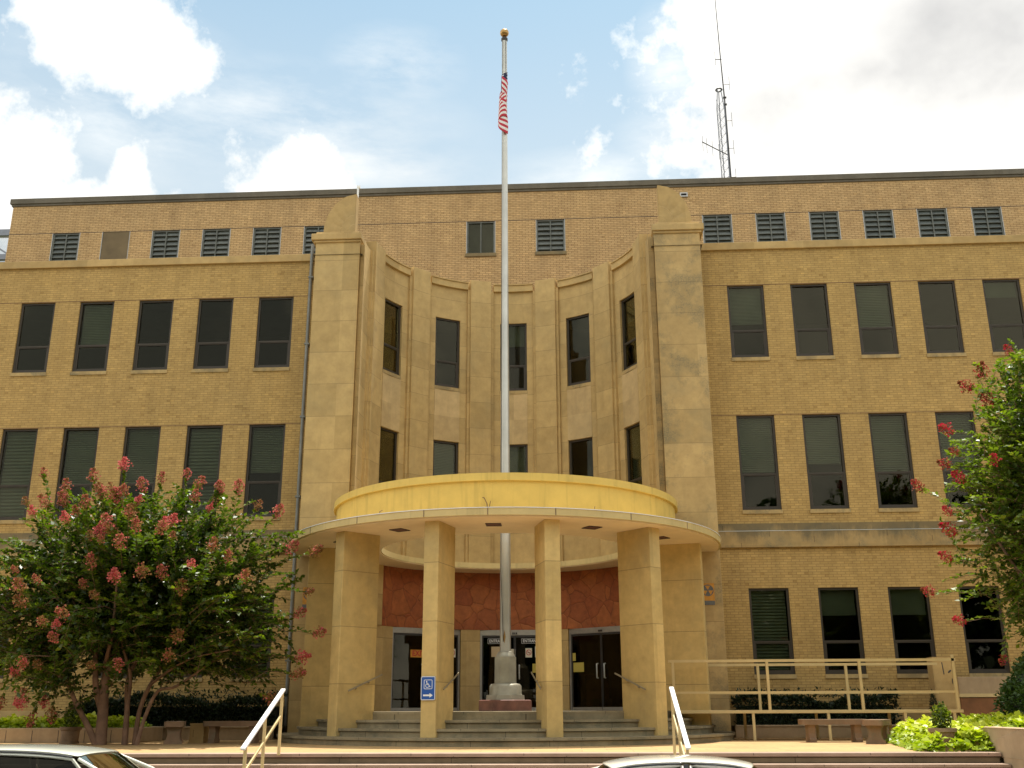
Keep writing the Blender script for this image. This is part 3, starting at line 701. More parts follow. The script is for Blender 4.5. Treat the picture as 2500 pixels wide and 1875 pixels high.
# ------------------------------------------------------------------ things on the building
def text_mb(txt, size, T, mb, depth=.004, bold=0.0, sx=1.0):
    cu = bpy.data.curves.new('t', 'FONT'); cu.body = txt; cu.size = size; cu.align_x = 'CENTER'; cu.align_y = 'CENTER'; cu.extrude = depth / 2; cu.offset = bold
    o = bpy.data.objects.new('t', cu); COL.objects.link(o); bpy.context.view_layer.update()
    me = o.evaluated_get(bpy.context.evaluated_depsgraph_get()).to_mesh()
    base = len(mb.v)
    for v in me.vertices: mb.v.append(tuple(T @ Vector((v.co.x * sx, -v.co.z, v.co.y))))
    for p in me.polygons: mb.f.append(tuple(base + i for i in p.vertices)); mb.uv.append(None); mb.mi.append(mb.cm)
    COL.objects.unlink(o); bpy.data.objects.remove(o); bpy.data.curves.remove(cu)
def stroke(mb, pts, w, T, y=0, d=.004, closed=False):
    pts = [Vector((p[0], 0, p[1])) for p in pts]; n = len(pts); L = []; Rr = []
    for i in range(n):
        a = pts[(i - 1) % n] if (closed or i > 0) else pts[i]; b = pts[(i + 1) % n] if (closed or i < n - 1) else pts[i]
        t = (b - a).normalized(); nn = Vector((-t.z, 0, t.x)); L.append(pts[i] + nn * w / 2); Rr.append(pts[i] - nn * w / 2)
    rng_ = range(n if closed else n - 1)
    for i in rng_:
        j = (i + 1) % n; q = [L[i], L[j], Rr[j], Rr[i]]
        mb.face([T @ Vector((p.x, y - d, p.z)) for p in q]); mb.face([T @ Vector((p.x, y, p.z)) for p in q[::-1]])
        for u, v in ((L[i], L[j]), (Rr[j], Rr[i])): mb.face([T @ Vector((u.x, y, u.z)), T @ Vector((v.x, y, v.z)), T @ Vector((v.x, y - d, v.z)), T @ Vector((u.x, y - d, u.z))])
def disc(mb, cx, cz, r, T, y=0, d=.004, a0=0, a1=360, n=28):
    A = [R_(a0 + (a1 - a0) * k / n) for k in range(n + (0 if a1 - a0 == 360 else 1))]
    P = [(cx + r * math.cos(a), cz + r * math.sin(a)) for a in A]
    if a1 - a0 < 360: P = [(cx, cz)] + P
    mb.face([T @ Vector((x, y - d, z)) for x, z in P][::-1])
    for i in range(len(P)):
        a, b = P[i], P[(i + 1) % len(P)]; mb.face([T @ Vector((a[0], y, a[1])), T @ Vector((b[0], y, b[1])), T @ Vector((b[0], y - d, b[1])), T @ Vector((a[0], y - d, a[1]))])
def rrect(hx, hz, r, n=5):
    P = []
    for cx, cz, a0 in ((hx - r, hz - r, 0), (-hx + r, hz - r, 90), (-hx + r, -hz + r, 180), (hx - r, -hz + r, 270)):
        P += [(cx + r * math.cos(R_(a0 + 90 * k / n)), cz + r * math.sin(R_(a0 + 90 * k / n))) for k in range(n + 1)]
    return P
def plate(mb, P, T, y0, y1):
    mb.face([T @ Vector((x, y0, z)) for x, z in P][::-1]); mb.face([T @ Vector((x, y1, z)) for x, z in P])
    for i in range(len(P)):
        a, b = P[i], P[(i + 1) % len(P)]; mb.face([T @ Vector((a[0], y0, a[1])), T @ Vector((a[0], y1, a[1])), T @ Vector((b[0], y1, b[1])), T @ Vector((b[0], y0, b[1]))])
I4 = Matrix.Identity(4)
# blue accessible-route sign on the pier
aa = R_(-14.5); bpos = Vector((C0[0] + 5.185 * math.sin(aa), C0[1] - 5.185 * math.cos(aa), .395)); 
S = empty('accessible_sign', bpos, aa, label='blue accessible entrance sign with white wheelchair and arrow on a stone pier', cat='sign')
m = MB(); plate(m, rrect(.158, .235, .03), I4, 0, .006); child('sign_plate', m.mesh('sign_plate', M['blue']), S)
m = MB(); stroke(m, rrect(.150, .227, .026), .012, I4, 0, .002, True); child('sign_border', m.mesh('sign_border', M['white']), S)
m = MB(); stroke(m, [(x, z + .075) for x, z in rrect(.088, .088, .018)], .010, I4, 0, .002, True)
ox, oz = -.01, .075
disc(m, ox - .022, oz + .058, .0125, I4, 0, .002)
stroke(m, [(ox - .020, oz + .045), (ox - .012, oz - .004), (ox + .026, oz - .006), (ox + .046, oz - .05), (ox + .062, oz - .043)], .014, I4, 0, .002)
stroke(m, [(ox - .014, oz + .02), (ox + .020, oz + .018)], .010, I4, 0, .002)
stroke(m, [(ox - .008 + .037 * math.cos(R_(t)), oz - .026 + .037 * math.sin(R_(t))) for t in range(125, 345, 12)], .010, I4, 0, .002)
child('wheelchair_symbol', m.mesh('wheelchair_symbol', M['white']), S)
m = MB(); stroke(m, [(-.105, -.14), (.045, -.14)], .032, I4, 0, .002); m.face([(.035, -.002, -.185), (.105, -.002, -.14), (.035, -.002, -.095)]); child('arrow', m.mesh('arrow', M['white']), S)
# civil defence signs on the pylons
for s in (-1, 1):
    S = empty('shelter_sign', (s * 5.17, -1.004, 2.765), 0, label='weathered orange shelter sign with three triangle emblem on the ' + ('right stained' if s > 0 else 'left') + ' pylon', cat='sign', group='shelter signs on the pylons')
    m = MB(); m.box(-.165, .165, -.008, 0, -.275, .275); child('sign_plate', m.mesh('sign_plate', M['orange']), S)
    m = MB(); disc(m, 0, .095, .148, I4, -.008, .002); child('emblem_disc', m.mesh('emblem_disc', M['signgrey']), S)
    m = MB()
    for q in (90, 210, 330):
        m.face([(0 + .012 * math.cos(R_(q)), -.012, .095 + .012 * math.sin(R_(q))), (.134 * math.cos(R_(q - 29)), -.012, .095 + .134 * math.sin(R_(q - 29))), (.134 * math.cos(R_(q + 29)), -.012, .095 + .134 * math.sin(R_(q + 29)))])
    child('emblem_triangles', m.mesh('emblem_triangles', M['orange']), S)
    m = MB(); m.box(-.163, .163, -.010, -.008, -.273, -.165); child('lower_band', m.mesh('lower_band', M['signgrey']), S)
# notices on the glass of the doors
def notice(name, c, x0, x1, z0, z1, mat, label, cat, group=None, y=-.004):
    Md = DM[c]; o = empty(name, Md @ Vector(((x0 + x1) / 2, y + .006, (z0 + z1) / 2 - ZF)), -R_(c), label=label, cat=cat, group=group)
    m = MB(); hx, hz = (x1 - x0) / 2, (z1 - z0) / 2; m.box(-hx, hx, -.004, 0, -hz, hz)
    child('sheet', m.mesh('sheet', mat), o); return o, hx, hz
o, hx, hz = notice('exit_sign', -38.4, -.50, .02, 1.39, 1.60, M['orange'], 'orange sign with dark red EXIT letters on the left glass door', 'sign')
m = MB(); text_mb('EXIT', .21, Matrix.Translation((0, -.006, 0)), m, .003, .006, .95); child('lettering', m.mesh('lettering', M['red']), o)
for i, (x0, x1) in enumerate(((-.80, -.20), (.19, .79))):
    o, hx, hz = notice('entrance_sign', 0, x0, x1, 1.81, 1.96, M['dark'], 'small white lettered ENTRANCE sign on the ' + ('left' if i == 0 else 'right') + ' leaf of the middle door', 'sign', 'entrance signs on the middle door')
    m = MB(); text_mb('ENTRANCE', .115, Matrix.Translation((0, -.006, 0)), m, .003, .001, .86)
    child('lettering', m.mesh('lettering', M['white']), o); m = MB(); stroke(m, rrect(hx - .005, hz - .005, .01), .006, I4, -.004, .002, True); child('border', m.mesh('border', M['white']), o)
def nosmoke(c, x0, x1, z0, z1, label):
    o, hx, hz = notice('no_smoking_sign', c, x0, x1, z0, z1, M['paper'], label, 'sign', 'no smoking notices on the doors')
    m = MB(); stroke(m, [(.072 * math.cos(R_(t)), .01 + .072 * math.sin(R_(t))) for t in range(0, 360, 15)], .018, I4, -.004, .002, True); stroke(m, [(-.05, .06), (.05, -.04)], .016, I4, -.004, .002)
    child('prohibition_ring', m.mesh('prohibition_ring', M['red']), o)
    m = MB(); stroke(m, [(-.045, .0), (.045, .008)], .014, I4, -.0045, .001); child('cigarette', m.mesh('cigarette', M['black']), o)
nosmoke(-38.4, .80, 1.0, 1.42, 1.66, 'white no smoking notice beside the first pier on the left door')
nosmoke(0, .31, .50, 1.42, 1.68, 'white no smoking notice with red ring to the right of the flagpole')
notice('paper_notice', 0, -.69, -.44, 1.44, 1.73, M['paper2'], 'tan paper sheet on the middle door left of the flagpole', 'notice', 'paper notices on the doors')
notice('paper_notice', 0, -.16, .02, 1.42, 1.66, M['paper'], 'white paper sheet partly behind the flagpole', 'notice', 'paper notices on the doors')
notice('paper_notice', 0, .59, .84, 1.42, 1.73, M['paper'], 'white paper sheet half hidden by the third pier', 'notice', 'paper notices on the doors')
notice('paper_notice', 0, .51, .80, .99, 1.24, M['yelpaper'], 'yellow paper on the middle door beside the third pier', 'notice', 'paper notices on the doors')
notice('paper_notice', 38.4, -1.02, -.64, .99, 1.25, M['yelpaper'], 'large yellow paper on the right door', 'notice', 'paper notices on the doors')
notice('paper_notice', 38.4, -1.05, -.93, 1.30, 1.52, M['yelpaper'], 'small yellow paper high on the right door', 'notice', 'paper notices on the doors')
# furniture seen dimly behind the glass
Md = DM[38.4]
o = empty('lectern', Md @ Vector((-.52, .45, .01)), -R_(38.4), label='brown wooden lectern standing behind the glass of the right door', cat='lectern')
m = MB(); m.box(-.27, .27, -.18, .18, 0, .95); child('cabinet', m.mesh('cabinet', M['wood']), o); m = MB(); m.box(-.3, .3, -.22, .22, .95, 1.0); child('top', m.mesh('top', M['wood']), o); m = MB(); m.box(-.29, .29, -.2, .2, 0, .06); child('plinth', m.mesh('plinth', M['wood']), o)
o = empty('carton', Md @ Vector((-.18, .20, .01)), -R_(38.4), label='low tan carton on the floor behind the right door', cat='box')
m = MB(); m.box(-.25, .25, -.14, .14, 0, .31); child('carton_body', m.mesh('carton_body', M['ply']), o); m = MB(); m.box(-.25, -.005, -.14, .14, .311, .316); m.box(.005, .25, -.14, .14, .311, .316); child('lid_flap', m.mesh('lid_flap', M['ply']), o)
o = empty('reception_desk', DM[0] @ Vector((.66, .55, .01)), 0, label='orange brown wooden desk behind the middle door', cat='desk')
m = MB(); m.box(-.5, .5, -.2, .2, 0, .6); child('desk_front', m.mesh('desk_front', M['wood']), o); m = MB(); m.box(-.55, .55, -.25, .25, .6, .64); child('desk_top', m.mesh('desk_top', M['wood']), o)

# ------------------------------------------------------------------ flagpole and flag
px, py = -.02, -1.15
F = empty('flagpole', (px, py, ZF), label='tall silver flagpole rising through the round canopy', cat='flagpole')
m = MB(); m.lathe([(0, ZF + .265), (.66, ZF + .265), (.70, ZF + .25), (.70, ZF), (0, ZF)], (px, py), 8, pi / 8); obj('tiled_plinth', m, M['plinth'], F)
m = MB(); m.lathe([(0, ZF + .38), (.50, ZF + .38), (.51, ZF + .265)], (px, py), 8, pi / 8); obj('base_plate', m, M['polebase'], F)
m = MB(); m.lathe([(.30, ZF + .66), (.36, ZF + .645), (.40, ZF + .60), (.405, ZF + .42), (.42, ZF + .38)], (px, py), 40); obj('base_ring', m, M['polebase'], F, smooth=40)
m = MB(); m.lathe([(.20, ZF + 1.30), (.285, ZF + 1.30), (.29, ZF + .64)], (px, py), 8, pi / 8); obj('octagonal_base', m, M['polebase'], F)
m = MB(); m.lathe([(.15, ZF + 1.44), (.19, ZF + 1.42), (.20, ZF + 1.39), (.225, ZF + 1.36), (.24, ZF + 1.30)], (px, py), 40); obj('collar', m, M['polebase'], F, smooth=40)
m = MB(); m.lathe([(0, 19.46), (.078, 19.46), (.086, 15), (.112, 9), (.132, 4.5), (.140, 3.42), (.1375, 3.40), (.1385, 1.3)], (px, py), 24); obj('pole', m, M['pole'], F, smooth=40)
m = MB(); m.lathe([(0, 19.60), (.06, 19.60), (.10, 19.56), (.10, 19.49), (.07, 19.45)], (px, py), 24); obj('truck', m, M['dark'], F, smooth=40)
m = MB(); m.lathe([(.02, 19.6), (.02, 19.64)] + [(.135 * math.sin(pi * k / 14), 19.765 - .135 * math.cos(pi * k / 14)) for k in range(1, 15)], (px, py), 24); obj('ball', m, M['gold'], F, smooth=60)
m = MB(); m.tube([(px - .055, py - .10, 19.47), (px - .075, py - .12, 12), (px - .10, py - .17, 3.4), (px - .05, py - .16, 1.75), (px - .045, py - .155, 1.6)], .008, 5); m.tube([(px + .05, py - .1, 19.47), (px + .055, py - .11, 18.1)], .008, 5); obj('halyard', m, M['dark'], F)
m = MB(); zc_ = 1.72; m.face([(px - .012, py - .149, zc_ + .17), (px - .05, py - .142, zc_ - .02), (px - .02, py - .146, zc_ - .17), (px + .015, py - .146, zc_ + .0)]); obj('rust_patch', m, M['gold'], F)
# limp flag wrapped against the pole
ns, nt_ = 60, 30; P = []; U = []
for i in range(ns + 1):
    sfl = i / ns; rowp = []; rowu = []
    for j in range(nt_ + 1):
        t = j / nt_
        ang = -1.05 + 2.1 * (.5 + .5 * math.sin((sfl - .38) * 2 * pi * 2.1 - 1.2 + t * 1.1)) + .25 * math.sin(3 * t + 5 * sfl)
        if sfl < .38: ang = 2.9 - (2.9 - ang) * min(1, max(0, (sfl - .18) / .2)) ** 1.5
        hang = sfl ** .85
        rad_ = .095 + .05 * sfl + .012 * math.sin(sfl * 17 + t * 4) + .06 * max(0, t - .45) * sfl
        z = 18.92 - t * 1.15 - hang * 1.62 - .1 * math.sin(sfl * 2 * pi * 2.6) * t
        x = px - .03 * t + rad_ * math.sin(ang) - .13 * t * hang * (.5 + .5 * math.sin(sfl * 9)) * .5; y = py - rad_ * math.cos(ang) - .015
        rowp.append((x, y, z)); rowu.append((sfl, t))
    P.append(rowp); U.append(rowu)
m = MB(); m.grid(P, U); fo = obj('flag', m, M['flag'], None, smooth=80); tag(fo, label='limp red and white striped flag hanging against the pole', cat='flag')
md = fo.modifiers.new('solid', 'SOLIDIFY'); md.thickness = .006

# ------------------------------------------------------------------ roof things
tx, ty = 8.69, 12.1; W2 = .165
T_ = empty('radio_tower', (tx, ty, 17.3), label='thin lattice radio mast with whip antenna on the roof', cat='antenna')
legs = [(tx - W2, ty - .1), (tx + W2, ty - .1), (tx, ty + .18)]
m = MB()
for x, y in legs:
    m = MB(); m.tube([(x, y, 17.3), (x, y, 25.1), (tx + (x - tx) * .45, ty + (y - ty) * .45, 26.1)], .022, 6); obj('mast_leg', m, M['grating'], T_)
m = MB(); zz = np.arange(17.6, 25.2, .42)
for k, z in enumerate(zz):
    for a in range(3):
        p, q = legs[a], legs[(a + 1) % 3]; m.tube([(*p, z), (*q, z)], .008, 4); m.tube([(*p, z), (*q, z + .42)], .008, 4)
obj('lattice', m, M['grating'], T_)
m = MB(); m.tube([(tx + .13 * math.cos(a), ty + .13 * math.sin(a), 26.13) for a in np.linspace(0, 2 * pi, 17)], .035, 6, False); obj('top_ring', m, M['dark'], T_)
m = MB(); m.tube([(tx + .24, ty, 21.2), (tx + .22, ty, 25.6), (tx + .17, ty, 28), (tx + .12, ty, 31.6)], [.035, .032, .024, .012], 6)
for z, l in ((27.7, -.28), (26.4, .26), (24.57, .25), (23.2, .24), (21.8, .24)):
    m.tube([(tx + .22, ty, z), (tx + .22 + l, ty, z)], .018, 5); m.tube([(tx + .22 + l, ty, z - .3), (tx + .22 + l, ty, z + .4)], .009, 5)
for z in (25.7, 25.35): m.box(tx + .16, tx + .30, ty - .04, ty + .04, z, z + .06)
obj('whip_antenna', m, M['dark'], T_)
m = MB(); m.tube([(tx + .2, ty, 22.86), (tx - .92, ty - .15, 23.47)], .022, 6)
for q in (.35, .6, .82, .97):
    x = tx + .2 - 1.12 * q; z = 22.86 + .61 * q; m.tube([(x, ty - .15 * q, z - .45), (x, ty - .15 * q, z + .3)], .008, 4)
obj('yagi_boom', m, M['dark'], T_)
S = empty('rooftop_screen', (-22, 8.2, 12.55), label='grey steel mesh screen on the roof at the left edge', cat='roof screen')
m = MB(); m.box(-26, -19.6, 8.1, 8.35, 18.02, 18.28); m.box(-26, -19.6, 8.1, 8.3, 16.98, 17.2); m.box(-26, -19.6, 8.12, 8.28, 16.78, 16.88)
for x in (-25.5, -23.2, -19.7): m.box(x, x + .12, 8.12, 8.28, 12.55, 18.05)
m.bar((-20.9, 8.2, 17.6), (-20.2, 8.2, 17.15), .06, .06); obj('steel_frame', m, M['grating'], S)
m = MB()
for x in np.arange(-26, -18.5, .085): m.bar((x - .5, 8.22, 17.2), (x + .5, 8.22, 18.05), .012, .012)
for x in np.arange(-26, -19.6, .12): m.box(x, x + .02, 8.2, 8.22, 12.6, 16.8)
obj('mesh_panel', m, M['alu_lt'], S)

# ------------------------------------------------------------------ railings and ramp
for s in (-1, 1):
    x = s * 3.30 + (.02 if s > 0 else -.03)
    o = empty('stair_railing', (x, -9.75, ZP), label='white topped handrail on the plaza steps ' + ('left of the entrance' if s < 0 else 'right of the entrance'), cat='railing', group='handrails of the plaza steps')
    y0, y1 = -9.78, -11.75; z0, z1 = .29, -.58; dx = .02 * s
    m = MB(); m.bar((x, y0 + .06, z0 + .03), (x + dx, y1, z1), .075, .04); obj('top_rail', m, M['white'], o, bevel=.008)
    m = MB(); m.bar((x, y0, z0 - .40), (x + dx, y1 - .6, z1 - .66), .03, .04); obj('mid_rail', m, M['railyel'], o)
    for q in (.0, .46, .93):
        yy = y0 + (y1 - y0) * q; zz = z0 + (z1 - z0) * q; k = max(0, int((-9.72 - yy) / .34)); zb = ZP - ris * k if q > 0 else ZP
        m = MB(); m.box(x - .022 + dx * q, x + .022 + dx * q, yy - .022, yy + .022, zb - ris * (1 if q > 0 else 0) - .02, zz - .01); obj('post', m, M['railyel'], o)
RP = empty('access_ramp', (7.2, -2.3, ZP), label='pale yellow steel ramp with double railings right of the entrance', cat='ramp')
m = MB(); m.box(3.95, 10.5, -2.98, -1.67, -.135, -.065); obj('deck', m, M['railyel'], RP, bevel=.006)
for y, zt in ((-2.95, 1.03), (-1.70, .985)):
    xl = 3.9 if y < -2 else 4.92
    m = MB(); m.box(xl, 10.46, y - .03, y + .03, zt - .03, zt + .03); obj('top_rail', m, M['railyel'], RP)
    m = MB(); m.box(xl, 10.42, y - .025, y + .025, .30, .35); obj('mid_rail', m, M['railyel'], RP)
    for x in ((4.0, 6.17, 8.28, 10.40) if y < -2 else (6.17, 8.28)):
        m = MB(); m.box(x - .03, x + .03, y - .03, y + .03, -.07, zt - .03 + (.14 if x > 10 else 0)); obj('rail_post', m, M['railyel'], RP)
    for x in ((4.05, 5.78, 7.48, 9.2, 10.3) if y < -2 else (5.78, 7.48, 9.2, 10.3)):
        m = MB(); m.box(x - .03, x + .03, y - .02, y + .04, ZP, -.13); obj('ramp_leg', m, M['railyel'], RP)
m = MB(); m.tube([(10.14, -3.0, .97), (10.16, -3.0, .70)], .012, 6); m.tube([(10.26, -3.0, .74), (10.32, -3.0, .79)], .02, 6); obj('gate_latch', m, M['dark'], RP)
o = empty('utility_cabinet', (10.9, -.7, -.06), label='tan upright cabinet at the far end of the ramp deck', cat='cabinet')
m = MB(); m.box(-.28, .28, -.2, .2, 0, 1.24); child('cabinet_body', m.mesh('cabinet_body', M['stone_trim']), o); m = MB(); m.box(-.25, .25, -.206, -.2, .05, 1.18); child('cabinet_door', m.mesh('cabinet_door', M['stone_trim']), o); m = MB(); m.box(.15, .18, -.225, -.206, .6, .72); child('latch', m.mesh('latch', M['dark']), o)
o = empty('low_wall', (13.2, -.75, ZP), label='low stone wall with a rail below the right ground floor windows', cat='wall')
m = MB(); m.box(11.2, 16, -.85, -.6, ZP, .70); obj('wall_face', m, M['concrete'], o, bevel=.01); m = MB(); m.box(11.18, 16, -.92, -.855, .22, .30); obj('wall_rail', m, M['railyel'], o); m = MB(); m.box(11.2, 16, -.89, -.853, ZP, .2); obj('dark_lower_panel', m, M['wood'], o)

# ------------------------------------------------------------------ benches, pots, block
def bench_meshes(L, W=.42, H=.47):
    s_ = MB(); P = rrect(L / 2, W / 2, .07); s_.prism([(x, z) for x, z in P], H - .11, H)
    def leg():
        l = MB(); pr = [(.19, 0), (.19, .06), (.15, .09), (.125, .18), (.14, H - .17), (.18, H - .112)]
        for sx in (0,):
            pts = [(a, b) for a, b in pr] + [(-a, b) for a, b in reversed(pr)]
            for q, r in zip(pts, pts[1:]): pass
            f0 = [(-.07, a, b) for a, b in pts]; f1 = [(.07, a, b) for a, b in pts]
            l.face(f0[::-1]); l.face(f1)
            for k in range(len(pts)):
                k2 = (k + 1) % len(pts); l.face([f0[k], f0[k2], f1[k2], f1[k]])
        return l.mesh('leg', M['bench'])
    return s_.mesh('seat', M['bench']), leg()
def bench(x, y, rz, L, label):
    st, lg = bench_meshes(L); o = empty('concrete_bench', (x, y, ZP), R_(rz), label=label, cat='bench', group='concrete benches on the plaza')
    b = child('seat', st, o); bv = b.modifiers.new('b', 'BEVEL'); bv.width = .03; bv.segments = 2; bv.limit_method = 'ANGLE'
    for s in (-1, 1): child('leg', lg, o, (s * (L / 2 - .22), 0, 0))
bench(7.26, -4.2, 2, 1.42, 'long weathered concrete bench in front of the ramp')
bench(7.98, -5.0, 66, 1.15, 'concrete bench seen end on beside the right flower bed')
bench(-5.98, -3.9, -2, 1.36, 'long concrete bench below the dark hedge left of the entrance')
bench(-7.20, -4.3, 108, 1.15, 'concrete bench turned end on beside the crape myrtle')
o = empty('stone_block', (-6.85, -3.7, ZP), 0, label='small square grey stone block between the two left benches', cat='block')
m = MB(); m.box(-.16, .16, -.16, .16, .07, .38); b = child('block_body', m.mesh('block_body', M['stone_belt']), o); m = MB(); m.box(-.17, .17, -.17, .17, 0, .07); child('block_base', m.mesh('block_base', M['stone_belt']), o); m = MB(); m.box(-.17, .17, -.17, .17, .38, .42); child('block_top', m.mesh('block_top', M['stone_belt']), o)

def cloud_leaves(name, P, L, W, mat, tone=None, up=.6, parent=None, kind=None, out=None):
    n = len(P); D = rdir(n)
    if out is not None: D = D * .7 + out
    N = rdir(n) + np.array([0, 0, up]); tn = rng.random(n) if tone is None else tone
    me = leaves(name, P, D, N, L * (.7 + .6 * rng.random(n)), W * (.7 + .6 * rng.random(n)), tn, mat)
    if parent: return child(name, me, parent)
    return link(bpy.data.objects.new(name, me))
def pot(x, y, rt, rbm, h, label, plant, n, rad, hh):
    o = empty('planter_pot', (x, y, ZP), 0, label=label, cat='planter', group='potted plants on the plaza')
    m = MB(); m.lathe([(0, h - .05), (rt - .05, h - .05), (rt - .05, h), (rt + .015, h), (rt + .015, h - .06), (rt - .02, h - .08), (rbm, .05), (rbm + .02, .04), (rbm + .02, 0), (0, 0)], (0, 0), 28); child('pot', m.mesh('pot', M['terracotta'], smooth=35), o)
    q = rdir(n) * (rng.random((n, 1)) ** .4) * np.array([rad, rad, hh]) + np.array([0, 0, h + hh * .75])
    cloud_leaves('pot_plant', q, .06, .035, plant, parent=o)
pot(8.02, -8.85, .22, .13, .37, 'tapered pot with a small dark shrub amid the right chartreuse bed', M['leaf'], 700, .17, .24)
pot(-9.62, -4.2, .22, .19, .36, 'squat pot of red leaved plants behind the left tree trunks', M['leaf'], 500, .2, .22)

# ------------------------------------------------------------------ beds, hedges, planters
o = empty('planter_wall', (-12.3, -3.5, ZP), label='low tan concrete planter wall holding the left chartreuse bed', cat='planter wall')
m = MB(); m.box(-17.5, -8.42, -3.62, -3.42, ZP, -.40); obj('wall_face', m, M['concrete'], o, bevel=.01)
m = MB()
for x in np.arange(-17, -8.6, .62): m.box(x, x + .012, -3.623, -3.62, ZP + .01, -.45)
obj('wall_joint', m, M['dark'], o); m = MB(); m.box(-8.62, -8.42, -3.42, -1.8, ZP, -.40); obj('wall_return', m, M['concrete'], o, bevel=.01)
o = empty('planter_kerb', (-7, -1.7, ZP), label='low stone kerb in front of the dark left hedge', cat='planter wall'); m = MB(); m.box(-11.6, -5.72, -1.75, -1.58, ZP, -.44); obj('wall_face', m, M['concrete'], o, bevel=.01); m = MB(); m.box(-11.6, -5.72, -1.78, -1.55, -.44, -.40); obj('wall_cap', m, M['concrete'], o, bevel=.008)
o = empty('planter_kerb', (8, -1.0, ZP), label='low stone kerb under the ramp in front of the right hedge', cat='planter wall'); m = MB(); m.box(5.66, 11.1, -.93, -.78, ZP, -.46); obj('wall_face', m, M['concrete'], o, bevel=.01); m = MB(); m.box(5.66, 11.1, -.95, -.76, -.46, -.42); obj('wall_cap', m, M['concrete'], o, bevel=.008)
def bed(x0, x1, y0, y1, zt, n, label, skew=0, hole=None):
    # mounded chartreuse ground cover
    x = x0 + (x1 - x0) * rng.random(n); y = y0 + (y1 - y0) * rng.random(n)
    ex = np.minimum(np.minimum(x - x0, x1 - x), np.minimum(y - y0, y1 - y)); bump = .55 + .45 * np.sin(x * 3.1 + 1.3 * np.sin(y * 2.2)) * np.sin(y * 2.7 + x)
    hmax = zt * np.clip(ex / .3, .15, 1) * (.6 + .4 * bump); z = hmax * (rng.random(n) ** .35)
    x = x + skew * (y - y1) * (x1 - x) / (x1 - x0)
    if hole:
        far_ = (x - hole[0]) ** 2 + (y - hole[1]) ** 2 > hole[2] ** 2; far_ &= ~((np.abs(x - hole[0] - (y - hole[1]) * -.33) < hole[2]) & (y < hole[1]) & (z > .16)); x, y, z = x[far_], y[far_], z[far_]; n = len(x)
    D = np.stack([rng.normal(size=n), rng.normal(size=n) - .4, rng.normal(size=n) * .5 - .15], 1); N = rdir(n) * .6 + np.array([0, -.3, 1])
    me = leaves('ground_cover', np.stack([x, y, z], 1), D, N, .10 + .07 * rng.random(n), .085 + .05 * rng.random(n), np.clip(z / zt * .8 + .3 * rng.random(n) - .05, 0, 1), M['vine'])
    o = link(bpy.data.objects.new('ground_cover', me)); tag(o, label=label, cat='plants', kind='stuff'); return o
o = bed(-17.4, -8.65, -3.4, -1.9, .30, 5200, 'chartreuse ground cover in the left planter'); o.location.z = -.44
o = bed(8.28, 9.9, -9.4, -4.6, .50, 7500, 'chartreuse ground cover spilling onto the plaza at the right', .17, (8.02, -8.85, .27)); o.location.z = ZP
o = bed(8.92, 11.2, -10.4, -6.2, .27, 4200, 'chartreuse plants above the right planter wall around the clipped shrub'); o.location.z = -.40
m = MB(); m.face([(-17.4, -3.42, -.43), (-8.6, -3.42, -.43), (-8.6, -1.75, -.43), (-17.4, -1.75, -.43)]); m.face([(-17.4, -1.75, -.43), (-5.7, -1.58, -.43), (-5.7, -.05, -.43), (-17.4, -.05, -.43)]); m.face([(5.66, -.78, -.45), (11.1, -.78, -.45), (11.1, -.05, -.45), (5.66, -.05, -.45)]); tag(obj('planting_soil', m, M['soil']), kind='structure')
def hedge(x0, x1, y0, y1, z0, z1, n, label, seed=0):
    o = empty('hedge', ((x0 + x1) / 2, (y0 + y1) / 2, z0), label=label, cat='hedge'); L = wloc(o)
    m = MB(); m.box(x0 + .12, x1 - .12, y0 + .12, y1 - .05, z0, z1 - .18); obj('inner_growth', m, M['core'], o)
    u = rng.random((n, 3)); top = rng.random(n) < .35; front = ~top
    x = x0 + (x1 - x0) * u[:, 0]; hz = z1 + .10 * np.sin(x * 1.9 + seed) + .06 * np.sin(x * 5.3)
    y = np.where(front, y0 + .2 * u[:, 1] ** 2, y0 + (y1 - y0) * u[:, 1]); z = np.where(front, z0 + (hz - z0) * u[:, 2], hz - .14 * u[:, 2])
    P = np.stack([x, y, z], 1)
    # wispy shoots above the top
    k = n // 14; xs = x0 + (x1 - x0) * rng.random(k); P2 = np.stack([xs, y0 + (y1 - y0) * rng.random(k), z1 + .2 * rng.random(k) ** 2], 1)
    P = np.concatenate([P, P2]) - np.array(L)
    cloud_leaves('hedge_leaves', P, .10, .045, M['hedge'], parent=o, out=np.array([0, -.3, .5]))
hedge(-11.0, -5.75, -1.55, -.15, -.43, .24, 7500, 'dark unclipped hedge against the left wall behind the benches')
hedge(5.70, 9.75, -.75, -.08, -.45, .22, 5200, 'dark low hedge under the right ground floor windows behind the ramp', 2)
o = empty('small_conifer', (10.45, -1.15, -.06), label='small dark conifer in front of the tan cabinet', cat='shrub'); n = 500; t = rng.random(n); a = rng.random(n) * 2 * pi
cloud_leaves('foliage', np.stack([.10 * (1 - t) * np.cos(a), .10 * (1 - t) * np.sin(a), t * .42], 1), .05, .018, M['hedge'], parent=o); m = MB(); m.tube([(0, 0, 0), (0, 0, .2)], .015, 6); child('stem', m.mesh('stem', M['bark']), o)
